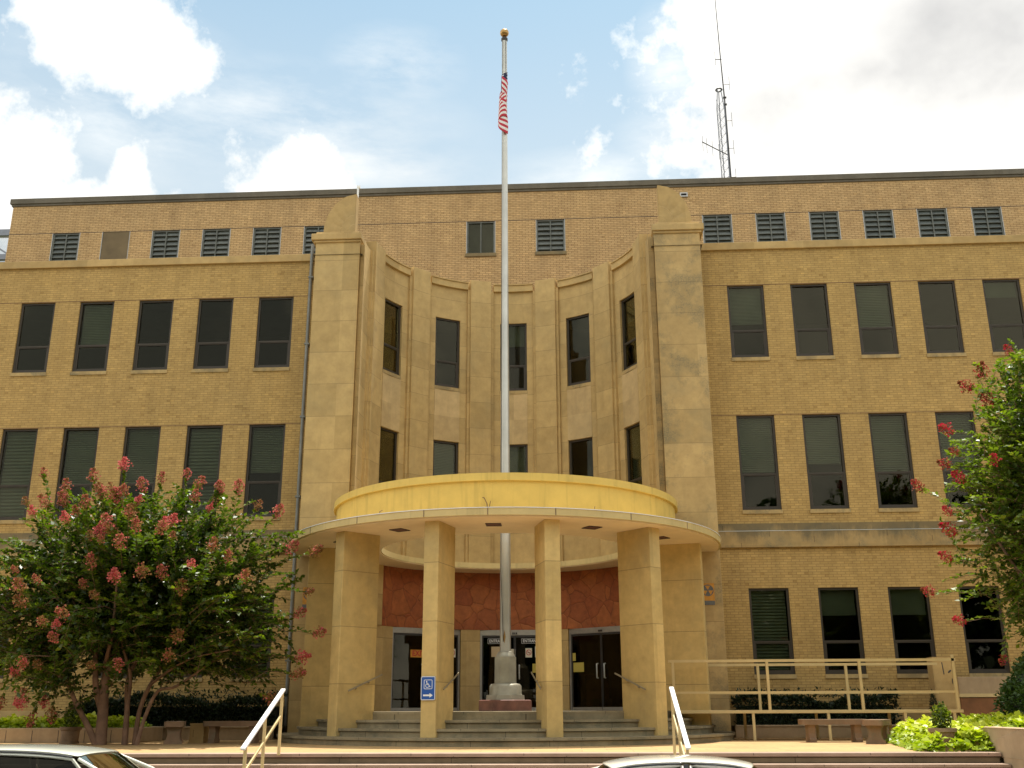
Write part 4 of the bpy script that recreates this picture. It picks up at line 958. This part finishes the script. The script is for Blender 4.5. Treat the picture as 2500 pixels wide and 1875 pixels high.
# raised planter that ends the steps on either side
for s in (1,):
    o = empty('raised_planter', (s * 12.6, -7.6, ZP), label='tan stone planter wall ending the steps at the ' + ('right under the clipped shrub' if s > 0 else 'left, behind the pale green car'), cat='planter wall')
    x0, x1 = sorted([s * 8.64, s * 17.5]); m = MB(); m.box(x0, x1, -12.3, -9.75, ZS, -.78); xa, xb = sorted([s * 8.64, s * 17.5])
    if s > 0: m.box(xa, xb, -10.9, -10.65, -.8, -.33)
    else: m.box(xa, xb, -9.78, -9.5, -.78, ZP + .006)
    xs = sorted([s * 8.64, s * 8.9]); m.box(xs[0], xs[1], -10.65, -8.0, -.8, -.33) if s > 0 else None
    obj('planter_wall_face', m, M['concrete'], o, bevel=.012)
    if s > 0: m = MB(); m.box(8.9, 17.5, -10.65, -6, ZP, -.40); obj('soil_bed', m, M['soil'], o)
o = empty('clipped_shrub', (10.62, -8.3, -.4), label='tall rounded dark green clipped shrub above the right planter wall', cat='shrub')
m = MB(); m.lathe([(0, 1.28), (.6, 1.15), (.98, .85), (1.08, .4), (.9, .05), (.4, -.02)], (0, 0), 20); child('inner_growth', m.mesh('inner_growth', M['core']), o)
n = 19000; v = rdir(n); v[:, 2] = np.abs(v[:, 2]) * 1.1 - .05
rr = (np.abs(v) ** 3).sum(1) ** (-1 / 3); bump = 1 + .06 * np.sin(v[:, 0] * 9 + v[:, 2] * 7) + .05 * np.sin(v[:, 1] * 13)
P = v * (rr * bump * (.86 + .16 * rng.random(n)))[:, None] * np.array([1.12, 1.12, 1.30]); P[:, 2] = np.maximum(P[:, 2], .0)
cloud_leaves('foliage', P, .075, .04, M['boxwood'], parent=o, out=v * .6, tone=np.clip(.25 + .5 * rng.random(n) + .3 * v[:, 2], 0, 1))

# ------------------------------------------------------------------ flowering trees
def panicle(seed, mat, fresh):
    r = np.random.default_rng(seed); n = 150
    n = 190; t = r.random(n) ** .8; a = r.random(n) * 2 * pi; rad = .115 * np.sin(pi * np.clip(.12 + t * .83, 0, 1)) * (.35 + .65 * r.random(n) ** .5)
    k0 = 26; a[:k0] = 0; t[:k0] = np.linspace(.0, .98, k0); rad[:k0] = .004
    lob = 1 + .45 * np.sin(a * 3 + t * 9 + seed); P = np.stack([rad * lob * np.cos(a), rad * lob * np.sin(a), t * .32], 1)
    D = r.normal(size=(n, 3)) + P / .1 * .6; N = r.normal(size=(n, 3))
    return leaves('flower_cluster', P, D, N, .034 + .02 * r.random(n), .032 + .02 * r.random(n), np.where(r.random(n) < fresh * (.6 + .8 * t), .5 + .5 * r.random(n), .42 * r.random(n)), mat)
def crape(name, base, stems, targets, dirs, leafmat, petmat, ncl, label, llen=.128, seed=1, nfirst=20):
    r = np.random.default_rng(seed); o = empty(name, base, label=label, cat='tree'); O_ = np.array(base)
    m = MB(); nodes = []
    for st in stems:
        pts = [Vector(p) for p in st[0]]; k = len(pts)
        # smooth the hand placed stem line
        fine = []
        for i in range(k - 1):
            p0, p1, p2, p3 = pts[max(0, i - 1)], pts[i], pts[i + 1], pts[min(k - 1, i + 2)]
            for q in range(5):
                t = q / 5; fine.append(.5 * ((2 * p1) + (p2 - p0) * t + (2 * p0 - 5 * p1 + 4 * p2 - p3) * t * t + (3 * p1 - p0 - 3 * p2 + p3) * t ** 3))
        fine.append(pts[-1]); rs = [st[1] + (st[2] - st[1]) * i / (len(fine) - 1) for i in range(len(fine))]
        m.tube([p - Vector(base) for p in fine], rs, 8)
        nodes += [(np.array(p), q) for p, q in zip(fine, rs) if p.z > base[2] + .7]
    NP = np.array([p for p, _ in nodes]); order = np.argsort(np.linalg.norm(targets - NP.mean(0), axis=1))
    LP, LD, LN, LT = [], [], [], []; tips = []
    NPl = list(NP)
    for i in order:
        t = targets[i]; d = dirs[i] / np.linalg.norm(dirs[i]); sl = .55 + .55 * r.random() + (.25 if r.random() < .3 else 0)
        s0 = t - d * sl; A = np.array(NPl); dd = np.linalg.norm(A - s0, axis=1) + .6 * np.maximum(0, A[:, 2] - s0[2]); j = int(dd.argmin()); p0 = A[j]
        mid = (p0 + s0) / 2 + r.normal(size=3) * .06 * np.linalg.norm(p0 - s0) + np.array([0, 0, .06])
        end = t + np.array([0, 0, -.10 * sl]); pl = [p0, mid, s0, (s0 + end) / 2 + np.array([0, 0, .03]), end]
        w = .006 + .006 * np.linalg.norm(p0 - s0); m.tube([Vector(p - O_) for p in pl], [w, w * .8, .006, .0045, .003], 4, False)
        NPl += [mid, s0, (s0 + end) / 2]
        nl = int(sl / .026); S = np.cross(d, [0, 0, 1]); S /= np.linalg.norm(S) + 1e-9
        for k in range(nl):
            q = (k + .5) / nl
            if r.random() < .12: continue
            p = s0 + (end - s0) * q + np.array([0, 0, .06 * math.sin(pi * q)]); sd = S if k % 2 else -S
            LP.append(p); LD.append(sd * .9 + d * .55 + r.normal(size=3) * .3 + np.array([0, 0, -.1])); LN.append(np.array([0, 0, 1]) + r.normal(size=3) * .5); LT.append(.35 + .4 * q * r.random() + .35 * (r.random() - .5))
        # a few leaves back along the branch
        for k in range(14):
            q = r.random(); p = p0 + (s0 - p0) * q if q > .25 else mid; LP.append(p + r.normal(size=3) * .07); LD.append(r.normal(size=3)); LN.append(np.array([0, 0, 1]) + r.normal(size=3) * .6); LT.append(.4 * r.random())
        tips.append((end, d))
    obj_tr = child('trunk', m.mesh('trunk', M['bark'], smooth=60), o)
    LP = np.array(LP); nL = len(LP)
    me = leaves('crown', LP - O_, np.array(LD), np.array(LN), llen * (.7 + .6 * r.random(nL)), llen * .60 * (.75 + .5 * r.random(nL)), np.array(LT), leafmat); child('crown', me, o)
    var = [panicle(seed * 10 + k, petmat, f) for k, f in enumerate((.10, .22, .32, .5, .85, .15))]
    # clusters on the outermost tips that face the viewer or the sky
    sc = np.array([np.dot(d, [0, -.45, .35]) + .25 * r.random() + .35 * np.linalg.norm((e - targets.mean(0)) / targets.std(0)) for e, d in tips])
    nx_ = nfirst; first = [k for k, j in enumerate(order) if j >= len(targets) - nx_]; rest = [k for k in np.argsort(-sc) if k not in first]
    for k, j in enumerate((first + rest)[:ncl]):
        e, d = tips[j]; f = bpy.data.objects.new('flower_cluster', var[int(r.integers(0, 6))]); f.location = e - O_ - d * .03
        f.rotation_mode = 'QUATERNION'; f.rotation_quaternion = Vector((0, 0, 1)).rotation_difference(Vector(d + np.array([0, 0, .25]))); s = .62 + .5 * r.random(); f.scale = (s, s, s); link(f, o)
    return o
yb = -5.0
stemsL = [([(-8.55, yb, ZP), (-8.57, yb, 0), (-8.6, yb, .6), (-8.5, yb + .1, 1.4), (-8.6, yb + .2, 2.4), (-8.7, yb + .2, 3.4)], .14, .03),
          ([(-8.58, yb + .05, -.1), (-8.75, yb - .1, .5), (-8.8, yb - .3, 1.3), (-9.3, yb - .5, 2.3)], .09, .025),
          ([(-8.62, yb - .05, ZP), (-8.85, yb - .1, -.3), (-9.1, yb - .2, .13), (-9.35, yb - .3, .62), (-10.1, yb - .4, 1.5), (-10.9, yb - .5, 2.2)], .075, .02),
          ([(-8.14, yb + .3, ZP), (-8.16, yb + .3, 0), (-8.2, yb + .3, .7), (-7.9, yb + .5, 1.6), (-7.7, yb + .6, 2.8)], .075, .025),
          ([(-7.96, yb - .1, ZP), (-8.0, yb - .1, 0), (-8.0, yb - .1, .7), (-8.2, yb - .3, 1.6), (-7.9, yb - .4, 2.7)], .055, .02),
          ([(-7.8, yb, ZP), (-7.75, yb, 0), (-7.55, yb, .56), (-7.1, yb, 1.3), (-6.6, yb + .1, 2.2), (-6.2, yb + .1, 3.0)], .06, .02),
          ([(-7.62, yb - .3, ZP), (-7.5, yb - .3, -.15), (-7.27, yb - .3, .38), (-6.85, yb - .35, .48), (-6.1, yb - .4, 1.0), (-5.3, yb - .4, 1.7)], .05, .016),
          ([(-8.6, yb - .1, .9), (-8.2, yb - .8, 1.6), (-8.0, yb - 1.3, 2.6)], .05, .02), ([(-7.6, yb, .5), (-6.6, yb - .6, 1.0), (-5.6, yb - .8, 1.2)], .035, .012)]
def crown_targets(n, c, rad, rej, seed, power=.42, gr=.25):
    r = np.random.default_rng(seed); T, Dd = [], []
    while len(T) < n:
        v = r.normal(size=3); v /= np.linalg.norm(v); lob = 1 + .20 * math.sin(4.3 * v[0] + 2 * v[2]) * math.cos(3.7 * v[2] + v[1] * 2)
        q = r.random() ** power * lob; p = np.array(c) + v * q * np.array(rad)
        if rej(p): continue
        T.append(p); Dd.append(v * np.array([1, .9, .75]) + np.array([0, 0, gr]) + r.normal(size=3) * .3)
    return np.array(T), np.array(Dd)
def rejL(p):
    x, y, z = p
    if z < -.45 or x > -3.95: return True
    if z < .75 and -9.6 < x < -5.9: return True
    if z < .25 and x > -6.6: return True
    if z > 4.0 and (x + 8) ** 2 / 9 + ((z - 4) / 1.4) ** 2 > 1: return True
    return False
T1, D1 = crown_targets(1500, (-8.15, yb, 2.35), (4.15, 2.2, 3.0), rejL, 3)
# hanging shoots at lower left, long horizontal shoots at the right as in the photograph
ex = [((-10.7, yb - .3, .35), (-.1, 0, -1)), ((-9.95, yb - .3, .05), (-.15, -.1, -1)), ((-9.55, yb - .3, .1), (0, 0, -1)), ((-10.3, yb - .2, .5), (-.2, 0, -1)), ((-9.7, yb - .4, .4), (0, -.1, -1)),
      ((-4.15, yb - .1, 3.40), (1, -.1, .35)), ((-4.75, yb, 3.45), (1, 0, .45)), ((-4.2, yb - .2, 2.55), (1, -.1, .02)), ((-3.95, yb - .2, 1.62), (1, -.1, .0)), ((-4.35, yb - .1, 1.15), (1, 0, 0)), ((-4.4, yb - .2, .75), (1, -.1, -.05)), ((-4.95, yb - .2, .35), (1, -.1, -.6)), ((-4.45, yb, 2.1), (1, 0, .2)),
      ((-5.05, yb, 4.30), (.6, 0, .9)), ((-5.5, yb, 4.45), (.5, 0, 1)), ((-6.4, yb, 4.85), (.2, 0, 1)), ((-7.2, yb, 5.2), (.1, 0, 1)), ((-8.7, yb, 5.4), (-.1, 0, 1)), ((-9.4, yb, 5.15), (-.2, 0, 1)), ((-10.6, yb, 5.3), (-.3, 0, 1)), ((-7.8, yb, 5.1), (.1, 0, 1))]
T1 = np.concatenate([T1, np.array([e[0] for e in ex])]); D1 = np.concatenate([D1, np.array([e[1] for e in ex], float)])
crape('crape_myrtle', (-8.3, yb, ZP), stemsL, T1, D1, M['leaf'], M['petal'], 96, 'large many stemmed crape myrtle with faded pink flower heads at the left', seed=3, nfirst=22)
yr = -7.2; cx = 11.6
stemsR = [([(cx, yr, -.4), (cx - .1, yr, .8), (cx - .3, yr, 2.2), (cx - .5, yr, 3.8), (cx - .6, yr, 5.4)], .12, .03), ([(cx + .2, yr, -.4), (cx + .4, yr, 1.2), (cx + .8, yr, 3.2), (cx + .9, yr, 5)], .1, .03), ([(cx - .15, yr - .1, -.4), (cx - .6, yr - .2, 1), (cx - 1.3, yr - .3, 2.4), (cx - 1.9, yr - .3, 3.6)], .07, .02), ([(cx, yr + .2, -.4), (cx - .4, yr + .4, 1.4), (cx - .9, yr + .5, 3.2), (cx - 1.2, yr + .5, 4.6)], .07, .02)]
def rejR(p):
    x, y, z = p
    return z < 1.0 or x < 9.35 or (z < 1.9 and x < 10.2) or (z > 5.9 and x < 10.5) or (z > 4.7 and x < 9.8) or x > 13.6
T2, D2 = crown_targets(2000, (cx + .1, yr, 4.0), (2.75, 2.2, 3.9), rejR, 8)
ex = [((8.75, yr, 4.25), (-1, 0, .75)), ((9.25, yr, 3.75), (-1, 0, .7)), ((8.72, yr, 2.2), (-1, 0, .12)), ((9.25, yr, 1.62), (-1, 0, .0)), ((9.15, yr, 2.85), (-1, 0, .3)), ((9.35, yr, 4.75), (-1, 0, .2)), ((9.5, yr, 5.4), (-1, 0, .3)), ((9.55, yr, 5.0), (-1, 0, .3)), ((10.0, yr, 6.3), (-1, 0, .4)), ((9.9, yr, 0.98), (-.4, -.2, -1)), ((9.6, yr, 4.4), (-1, 0, .5)), ((10.4, yr, 6.0), (-1, 0, .4)), ((10.9, yr, 7.1), (-.6, 0, 1)), ((9.3, yr, 3.35), (-1, 0, .4))]
T2 = np.concatenate([T2, np.array([e[0] for e in ex])]); D2 = np.concatenate([D2, np.array([e[1] for e in ex], float)])
crape('crape_myrtle', (cx, yr, -.4), stemsR, T2, D2, M['leaf_r'], M['petal_r'], 60, 'crape myrtle with crimson flowers and yellow green leaves cut off by the right edge', llen=.118, seed=6, nfirst=14)

# far side of the street: a belt of trees that the windows mirror
n = 46000; xc = rng.choice(np.arange(-75, 76, 7.5), n) + rng.normal(size=n) * .6; v = rdir(n) * (rng.random((n, 1)) ** .35)
hh = 6.6 + 1.5 * np.sin(xc * .9); P = np.stack([xc + v[:, 0] * 4.6, -41 + v[:, 1] * 4.2, ZS + 8.2 + .5 * np.sin(np.round(xc / 7.5) * 2.1) + v[:, 2] * hh], 1)
o = cloud_leaves('distant_trees', P, .9, .65, M['boxwood']); m = MB()
for k, x in enumerate(np.arange(-75, 76, 7.5)): m.tube([(x, -41, ZS - .1), (x + .2, -41, ZS + 3), (x - .2, -41, ZS + 8)], [.3, .24, .08], 8)
tag(o, label='belt of broad leaved trees across the street behind the camera', cat='trees', kind='stuff'); tk = obj('trunk', m, M['bark'], o); tk['kind'] = 'stuff'

# ------------------------------------------------------------------ parked cars
def car(x, y, z, mat, label, H=1.46, L=4.6, scale=1., cab=None):
    o = empty('parked_car', (x, y, z), label=label, cat='car', group='cars parked along the kerb')
    zb = .92 * H / 1.46; Ax0 = (cab or (0, .62))[1] + .74
    # body: stations along x with half width and heights
    st = [(-L / 2, .70, .42, .62), (-L / 2 + .12, .80, .32, .84), (-L / 2 + .7, .87, .24, zb + .04), (-1.2, .885, .22, zb + .05), (0, .89, .22, zb + .02), (1.2, .885, .22, zb), (Ax0 + .3, .875, .22, zb - .03), (L / 2 - .5, .84, .26, .80), (L / 2 - .12, .78, .32, .70), (L / 2, .62, .42, .56)]
    P = []
    for sx, w_, z0, z1 in st:
        row = [(0, z0)] + [(w_ * .85, z0), (w_, z0 + .12), (w_ * 1.01, (z0 + z1) / 2 + .05), (w_ * .985, z1 - .06), (w_ * .93, z1), (w_ * .5, z1 + .03), (0, z1 + .04)]
        P.append([(sx, -a, b) for a, b in row] + [(sx, a, b) for a, b in reversed(row[:-1])])
    m = MB(); m.grid(P); m.face([p for p in P[0]]); m.face([p for p in P[-1]][::-1])
    b = child('body', m.mesh('body', mat, smooth=40), o)
    b.modifiers.new('w', 'WELD').merge_threshold = .001
    # roof with rolled edge
    xr0, xr1 = cab or (-.95, .62); P = []; nx, ny = 16, 14; Uc = []
    def zr_(u, v): return H - .05 * (2 * u - 1) ** 2 - .03 * (abs(2 * u - 1) ** 6) - .018 * abs(v) ** 2.2 - .02 * abs(v) ** 8
    for i in range(nx + 1):
        u = i / nx; xx = xr0 + (xr1 - xr0) * u; hw_ = .62 - .05 * abs(2 * u - 1) ** 3
        P.append([(xx + .10 * (1 - abs(v) ** 2) * (1 if u > .5 else -1) * abs(2 * u - 1) ** 4, v * hw_, zr_(u, v)) for v in np.linspace(-1, 1, ny + 1)])
    m = MB(); m.grid(P)
    rf = child('roof', m.mesh('roof', mat, smooth=60), o); sd = rf.modifiers.new('s', 'SOLIDIFY'); sd.thickness = .02; sd.offset = -1
    ss = rf.modifiers.new('ss', 'SUBSURF'); ss.levels = ss.render_levels = 1
    Ax, Cx = xr1 + .74, xr0 - .62; zf, zrr = zb + .03, zb + .07
    for s in (-1, 1):
        rail = [Vector((xr1 - .0, s * .575, zr_(1, 1) - .03)), Vector(((xr0 + xr1) / 2, s * .625, zr_(.5, 1) - .01)), Vector((xr0, s * .575, zr_(0, 1) - .03))]
        ab, cb = Vector((Ax, s * .80, zf)), Vector((Cx, s * .80, zrr))
        m = MB(); m.tube([ab, ab.lerp(rail[0], .55) + Vector((.05, s * .015, .04)), rail[0]], [.032, .026, .02], 8); child('pillar', m.mesh('pillar', mat, smooth=60), o)
        m = MB(); m.tube([cb, cb.lerp(rail[2], .55) + Vector((-.06, s * .015, .05)), rail[2]], [.08, .06, .03], 8); child('pillar', m.mesh('pillar', mat, smooth=60), o)
        # door frames round the side windows
        Bx = -.12; bb = Vector((Bx - .03, s * .86, zb)); bt = Vector((Bx, s * .635, zr_(.52, 1) - .03))
        for xa, xb, fa, fb in (((Ax - .22), Bx + .05, rail[0], bt), (Bx - .05, Cx + .42, bt, rail[2])):
            q0 = Vector((xa, s * .855, zb + .015)); q1 = Vector((xb, s * .855, zb + .015)); top = []
            for t in np.linspace(0, 1, 9):
                u = (1 - t) if True else t
                if xa > 0: xx = rail[0].x - .06 + (Bx + .05 - rail[0].x + .06) * t
                else: xx = Bx - .05 + (rail[2].x + .03 - Bx + .05) * t
                uu = (xx - xr0) / (xr1 - xr0); top.append(Vector((xx, s * (.625 - .045 * abs(2 * uu - 1) ** 3 + .02), zr_(min(1, max(0, uu)), 1) - .05)))
            loop = [q0] + top + [q1]
            m = MB(); m.face([p - Vector((0, s * .012, 0)) for p in loop]); child('side_window', m.mesh('side_window', M['carglass']), o)
            m = MB(); m.tube(loop + [q0], .019, 6, False); child('window_frame', m.mesh('window_frame', mat, smooth=60), o)
            m = MB(); m.tube([p + Vector((0, s * .012, .028)) for p in top], .012, 6); child('weather_strip', m.mesh('weather_strip', M['black'], smooth=60), o)
        m = MB(); m.bar(bb, bt, .05, .03); child('pillar', m.mesh('pillar', M['black']), o)
        m = MB(); m.obox((Ax - .3, s * .98, zb + .08), (1, 0, 0), (0, 1, 0), (0, 0, 1), .06, .09, .07); mm = child('mirror', m.mesh('mirror', mat), o); mm.modifiers.new('b', 'BEVEL').width = .03
        for xx in (-1.38, 1.36):
            m = MB(); m.tube([(xx, s * .72, .31), (xx, s * .885, .31)], .31, 28); w_ = child('wheel', m.mesh('tyre', M['black'], smooth=40), o); m = MB(); m.tube([(xx, s * .86, .31), (xx, s * .892, .31)], .20, 20); child('rim', m.mesh('rim', M['alu'], smooth=40), w_)
        m = MB(); m.obox((L / 2 - .1, s * .55, .60), (1, 0, 0), (0, 1, 0), (0, 0, 1), .06, .16, .07); child('headlight', m.mesh('headlight', M['carglass']), o)
        m = MB(); m.obox((-L / 2 + .08, s * .58, .70), (1, 0, 0), (0, 1, 0), (0, 0, 1), .06, .16, .08); child('tail_light', m.mesh('tail_light', M['red']), o)
    def screen(nm, xb_, zb_, xt, zsel):
        Pq = []
        for i in range(7):
            t = i / 6; Pq.append([(xb_ + (xt - xb_) * t + (.10 if xb_ > 0 else -.10) * (1 - v * v) * (1 - t * .3), v * (.80 + (.56 - .80) * t), zb_ + (zsel(v) - zb_) * t) for v in np.linspace(-1, 1, 9)])
        m = MB(); m.grid(Pq); child(nm, m.mesh(nm, M['carglass'], smooth=60), o)
    screen('windscreen', Ax, zf, xr1, lambda v: zr_(1, v) - .012); screen('rear_window', Cx, zrr, xr0, lambda v: zr_(0, v) - .012)
    o.scale = (scale,) * 3; return o
car(3.02, -15.0, ZS, M['car_white'], 'cream white saloon car parked below the steps in the centre', 1.59)
car(-5.15, -15.0, ZS, M['car_green'], 'pale silver green saloon car parked at the lower left', 1.73, cab=(-1.25, 1.05), L=5.1)

# ------------------------------------------------------------------ light and sky
SUN_EL, SUN_AZ = R_(74.2), R_(20)      # azimuth from +y towards +x
sun = bpy.data.lights.new('sun', 'SUN'); sun.energy = 4.0; sun.angle = R_(.53); sun.color = (1, .95, .86)
so = bpy.data.objects.new('sun', sun); COL.objects.link(so)
sd = Vector((math.cos(SUN_EL) * math.sin(SUN_AZ), math.cos(SUN_EL) * math.cos(SUN_AZ), math.sin(SUN_EL)))
so.rotation_euler = (-sd).to_track_quat('-Z', 'Y').to_euler(); so.location = (10, 10, 40)
W = bpy.data.worlds.new('World'); scn.world = W; W.use_nodes = True
class WT(NT):
    def __init__(s, t): s.t = t; t.nodes.clear()
wt = WT(W.node_tree); out = wt.n('ShaderNodeOutputWorld'); bg = wt.n('ShaderNodeBackground'); bg.inputs['Strength'].default_value = .10
sky = wt.n('ShaderNodeTexSky', sky_type='NISHITA', sun_disc=False, sun_elevation=SUN_EL, sun_rotation=SUN_AZ, air_density=1.0, dust_density=1.2, ozone_density=1.0)
tc = wt.n('ShaderNodeTexCoord'); dirv = tc.outputs['Generated']
sp = wt.n('ShaderNodeSeparateXYZ'); wt.l(dirv, sp.inputs[0])
az = wt.math('MULTIPLY', wt.math('ARCTAN2', sp.outputs[0], sp.outputs[1]), 180 / pi); el = wt.math('MULTIPLY', wt.math('ARCSINE', sp.outputs[2]), 180 / pi)
n_big = wt.noise(8, 9, .6, dirv); n_fine = wt.noise(24, 9, .62, dirv); n_ci = wt.noise(7, 8, .62, dirv, (1, 1, 3.2)); n_gen = wt.noise(2.3, 7, .58, dirv)
def blob(a, e, ra, re):
    dx = wt.math('DIVIDE', wt.math('SUBTRACT', az, a), ra); dy = wt.math('DIVIDE', wt.math('SUBTRACT', el, e), re)
    return wt.math('SUBTRACT', 1, wt.math('SQRT', wt.math('ADD', wt.math('MULTIPLY', dx, dx), wt.math('MULTIPLY', dy, dy))))
def vmax(L):
    r = L[0]
    for q in L[1:]: r = wt.math('MAXIMUM', r, q)
    return r
cum = vmax([blob(-28.3, 33.6, 4.6, 3.0), blob(-31, 26.6, 3.6, 3.6), blob(-28, 24.3, 5.5, 3.0), blob(-25.6, 27.0, 1.7, 1.9), blob(-15.8, 27.3, 4.3, 3.0), blob(20, 31, 14.5, 9), blob(30, 30, 18, 14), blob(12, 29.5, 5, 3.2), blob(11.5, 36.5, 5, 4), blob(60, 32, 22, 10), blob(-70, 28, 26, 10)])
pert = wt.math('ADD', wt.math('MULTIPLY', wt.math('SUBTRACT', n_big, .5), 2.3), wt.math('MULTIPLY', wt.math('SUBTRACT', n_fine, .5), 1.3))
ca = wt.math('MULTIPLY', wt.math('ADD', wt.math('SUBTRACT', cum, -.09), pert), 2.6, True)
gen = wt.math('MULTIPLY', wt.math('ADD', wt.math('SUBTRACT', n_gen, .44), wt.math('MULTIPLY', pert, .12)), 7, True)   # unseen clouds outside the view, spread thicker to brighten the facade
away = wt.math('MULTIPLY', wt.math('SUBTRACT', wt.math('ABSOLUTE', az), 45), .08, True); gen = wt.math('MULTIPLY', gen, away)
cir = wt.math('MULTIPLY', vmax([blob(-17, 31, 13, 3.6), blob(-10.5, 34.5, 5, 2.4), blob(-12, 29.3, 9, 2), blob(2, 28, 9, 2.6), blob(7, 30.5, 4, 2.5), blob(-26, 31, 9, 5), blob(7, 34, 3, 4)]), 1.3, True)
cir = wt.math('MULTIPLY', wt.math('MULTIPLY', cir, wt.math('MULTIPLY', wt.math('SUBTRACT', n_ci, .36), 2.6, True)), .8)
haze = wt.math('MULTIPLY', wt.math('SUBTRACT', 41, el), .045, True)
wis = wt.math('MULTIPLY', vmax([blob(4.5, 30, 5.5, 4), blob(7.5, 34.5, 3.5, 4)]), 2.0, True); wis = wt.math('MULTIPLY', wis, wt.math('MULTIPLY', wt.math('SUBTRACT', wt.math('ADD', wt.math('MULTIPLY', n_big, .5), wt.math('MULTIPLY', n_fine, .5)), .53, True), 9, True))
alpha = vmax([ca, gen, cir, wis])
n_sh = wt.noise(3.6, 5, .55, dirv, (1, 1, 1.5))
dark = wt.math('MULTIPLY', vmax([blob(23.8, 32.2, 7.5, 5.2), blob(17, 30.6, 12, 4.6), blob(29, 29.5, 8, 4)]), 1.7, True)
dk = wt.math('MULTIPLY', dark, wt.math('MULTIPLY', wt.math('SUBTRACT', wt.math('ADD', n_sh, wt.math('MULTIPLY', n_fine, .18)), .38), 2.3, True), True)
soft = wt.math('MULTIPLY', wt.math('SUBTRACT', n_sh, .42, True), 2.2, True)
cnear = wt.mix(dk, wt.mix(soft, (7.4, 7.25, 6.85), (5.6, 5.55, 5.4)), (3.5, 3.5, 3.5))
ccol = wt.mix(wt.math('MULTIPLY', wt.math('SUBTRACT', wt.math('ABSOLUTE', az), 42), .06, True), cnear, (11.5, 11.2, 10.3))  # clouds out of view coloured brighter than the visible ones to light the facade
s1 = wt.mix(haze, wt.mix(1.0, sky.outputs[0], (1.0, 1.18, 1.0), 'MULTIPLY'), (4.7, 5.0, 5.1)); s2 = wt.mix(alpha, s1, ccol)
wt.l(s2, bg.inputs[0]); wt.l(bg.outputs[0], out.inputs[0])

# ------------------------------------------------------------------ camera
cam = bpy.data.cameras.new('camera'); co = bpy.data.objects.new('camera', cam); COL.objects.link(co); scn.camera = co
cam.sensor_fit = 'HORIZONTAL'; cam.sensor_width = 36; cam.lens = 2513 / 2500 * 36; cam.clip_start = .1; cam.clip_end = 3000
yaw, pit, rol = -.0545296, .3050513, -.0037982
fw = Vector((math.cos(pit) * math.sin(yaw), math.cos(pit) * math.cos(yaw), math.sin(pit))); rt = Vector((math.cos(yaw), -math.sin(yaw), 0)); up = rt.cross(fw)
r2 = math.cos(rol) * rt + math.sin(rol) * up; u2 = -math.sin(rol) * rt + math.cos(rol) * up
co.matrix_world = Matrix(((r2.x, u2.x, -fw.x, 1.63769), (r2.y, u2.y, -fw.y, -28), (r2.z, u2.z, -fw.z, 0), (0, 0, 0, 1)))
vs = scn.view_settings; vs.view_transform = 'Standard'; vs.look = 'None'; vs.exposure = 0.84; vs.gamma = 1; vs.use_curve_mapping = False
scn.render.engine = 'CYCLES'
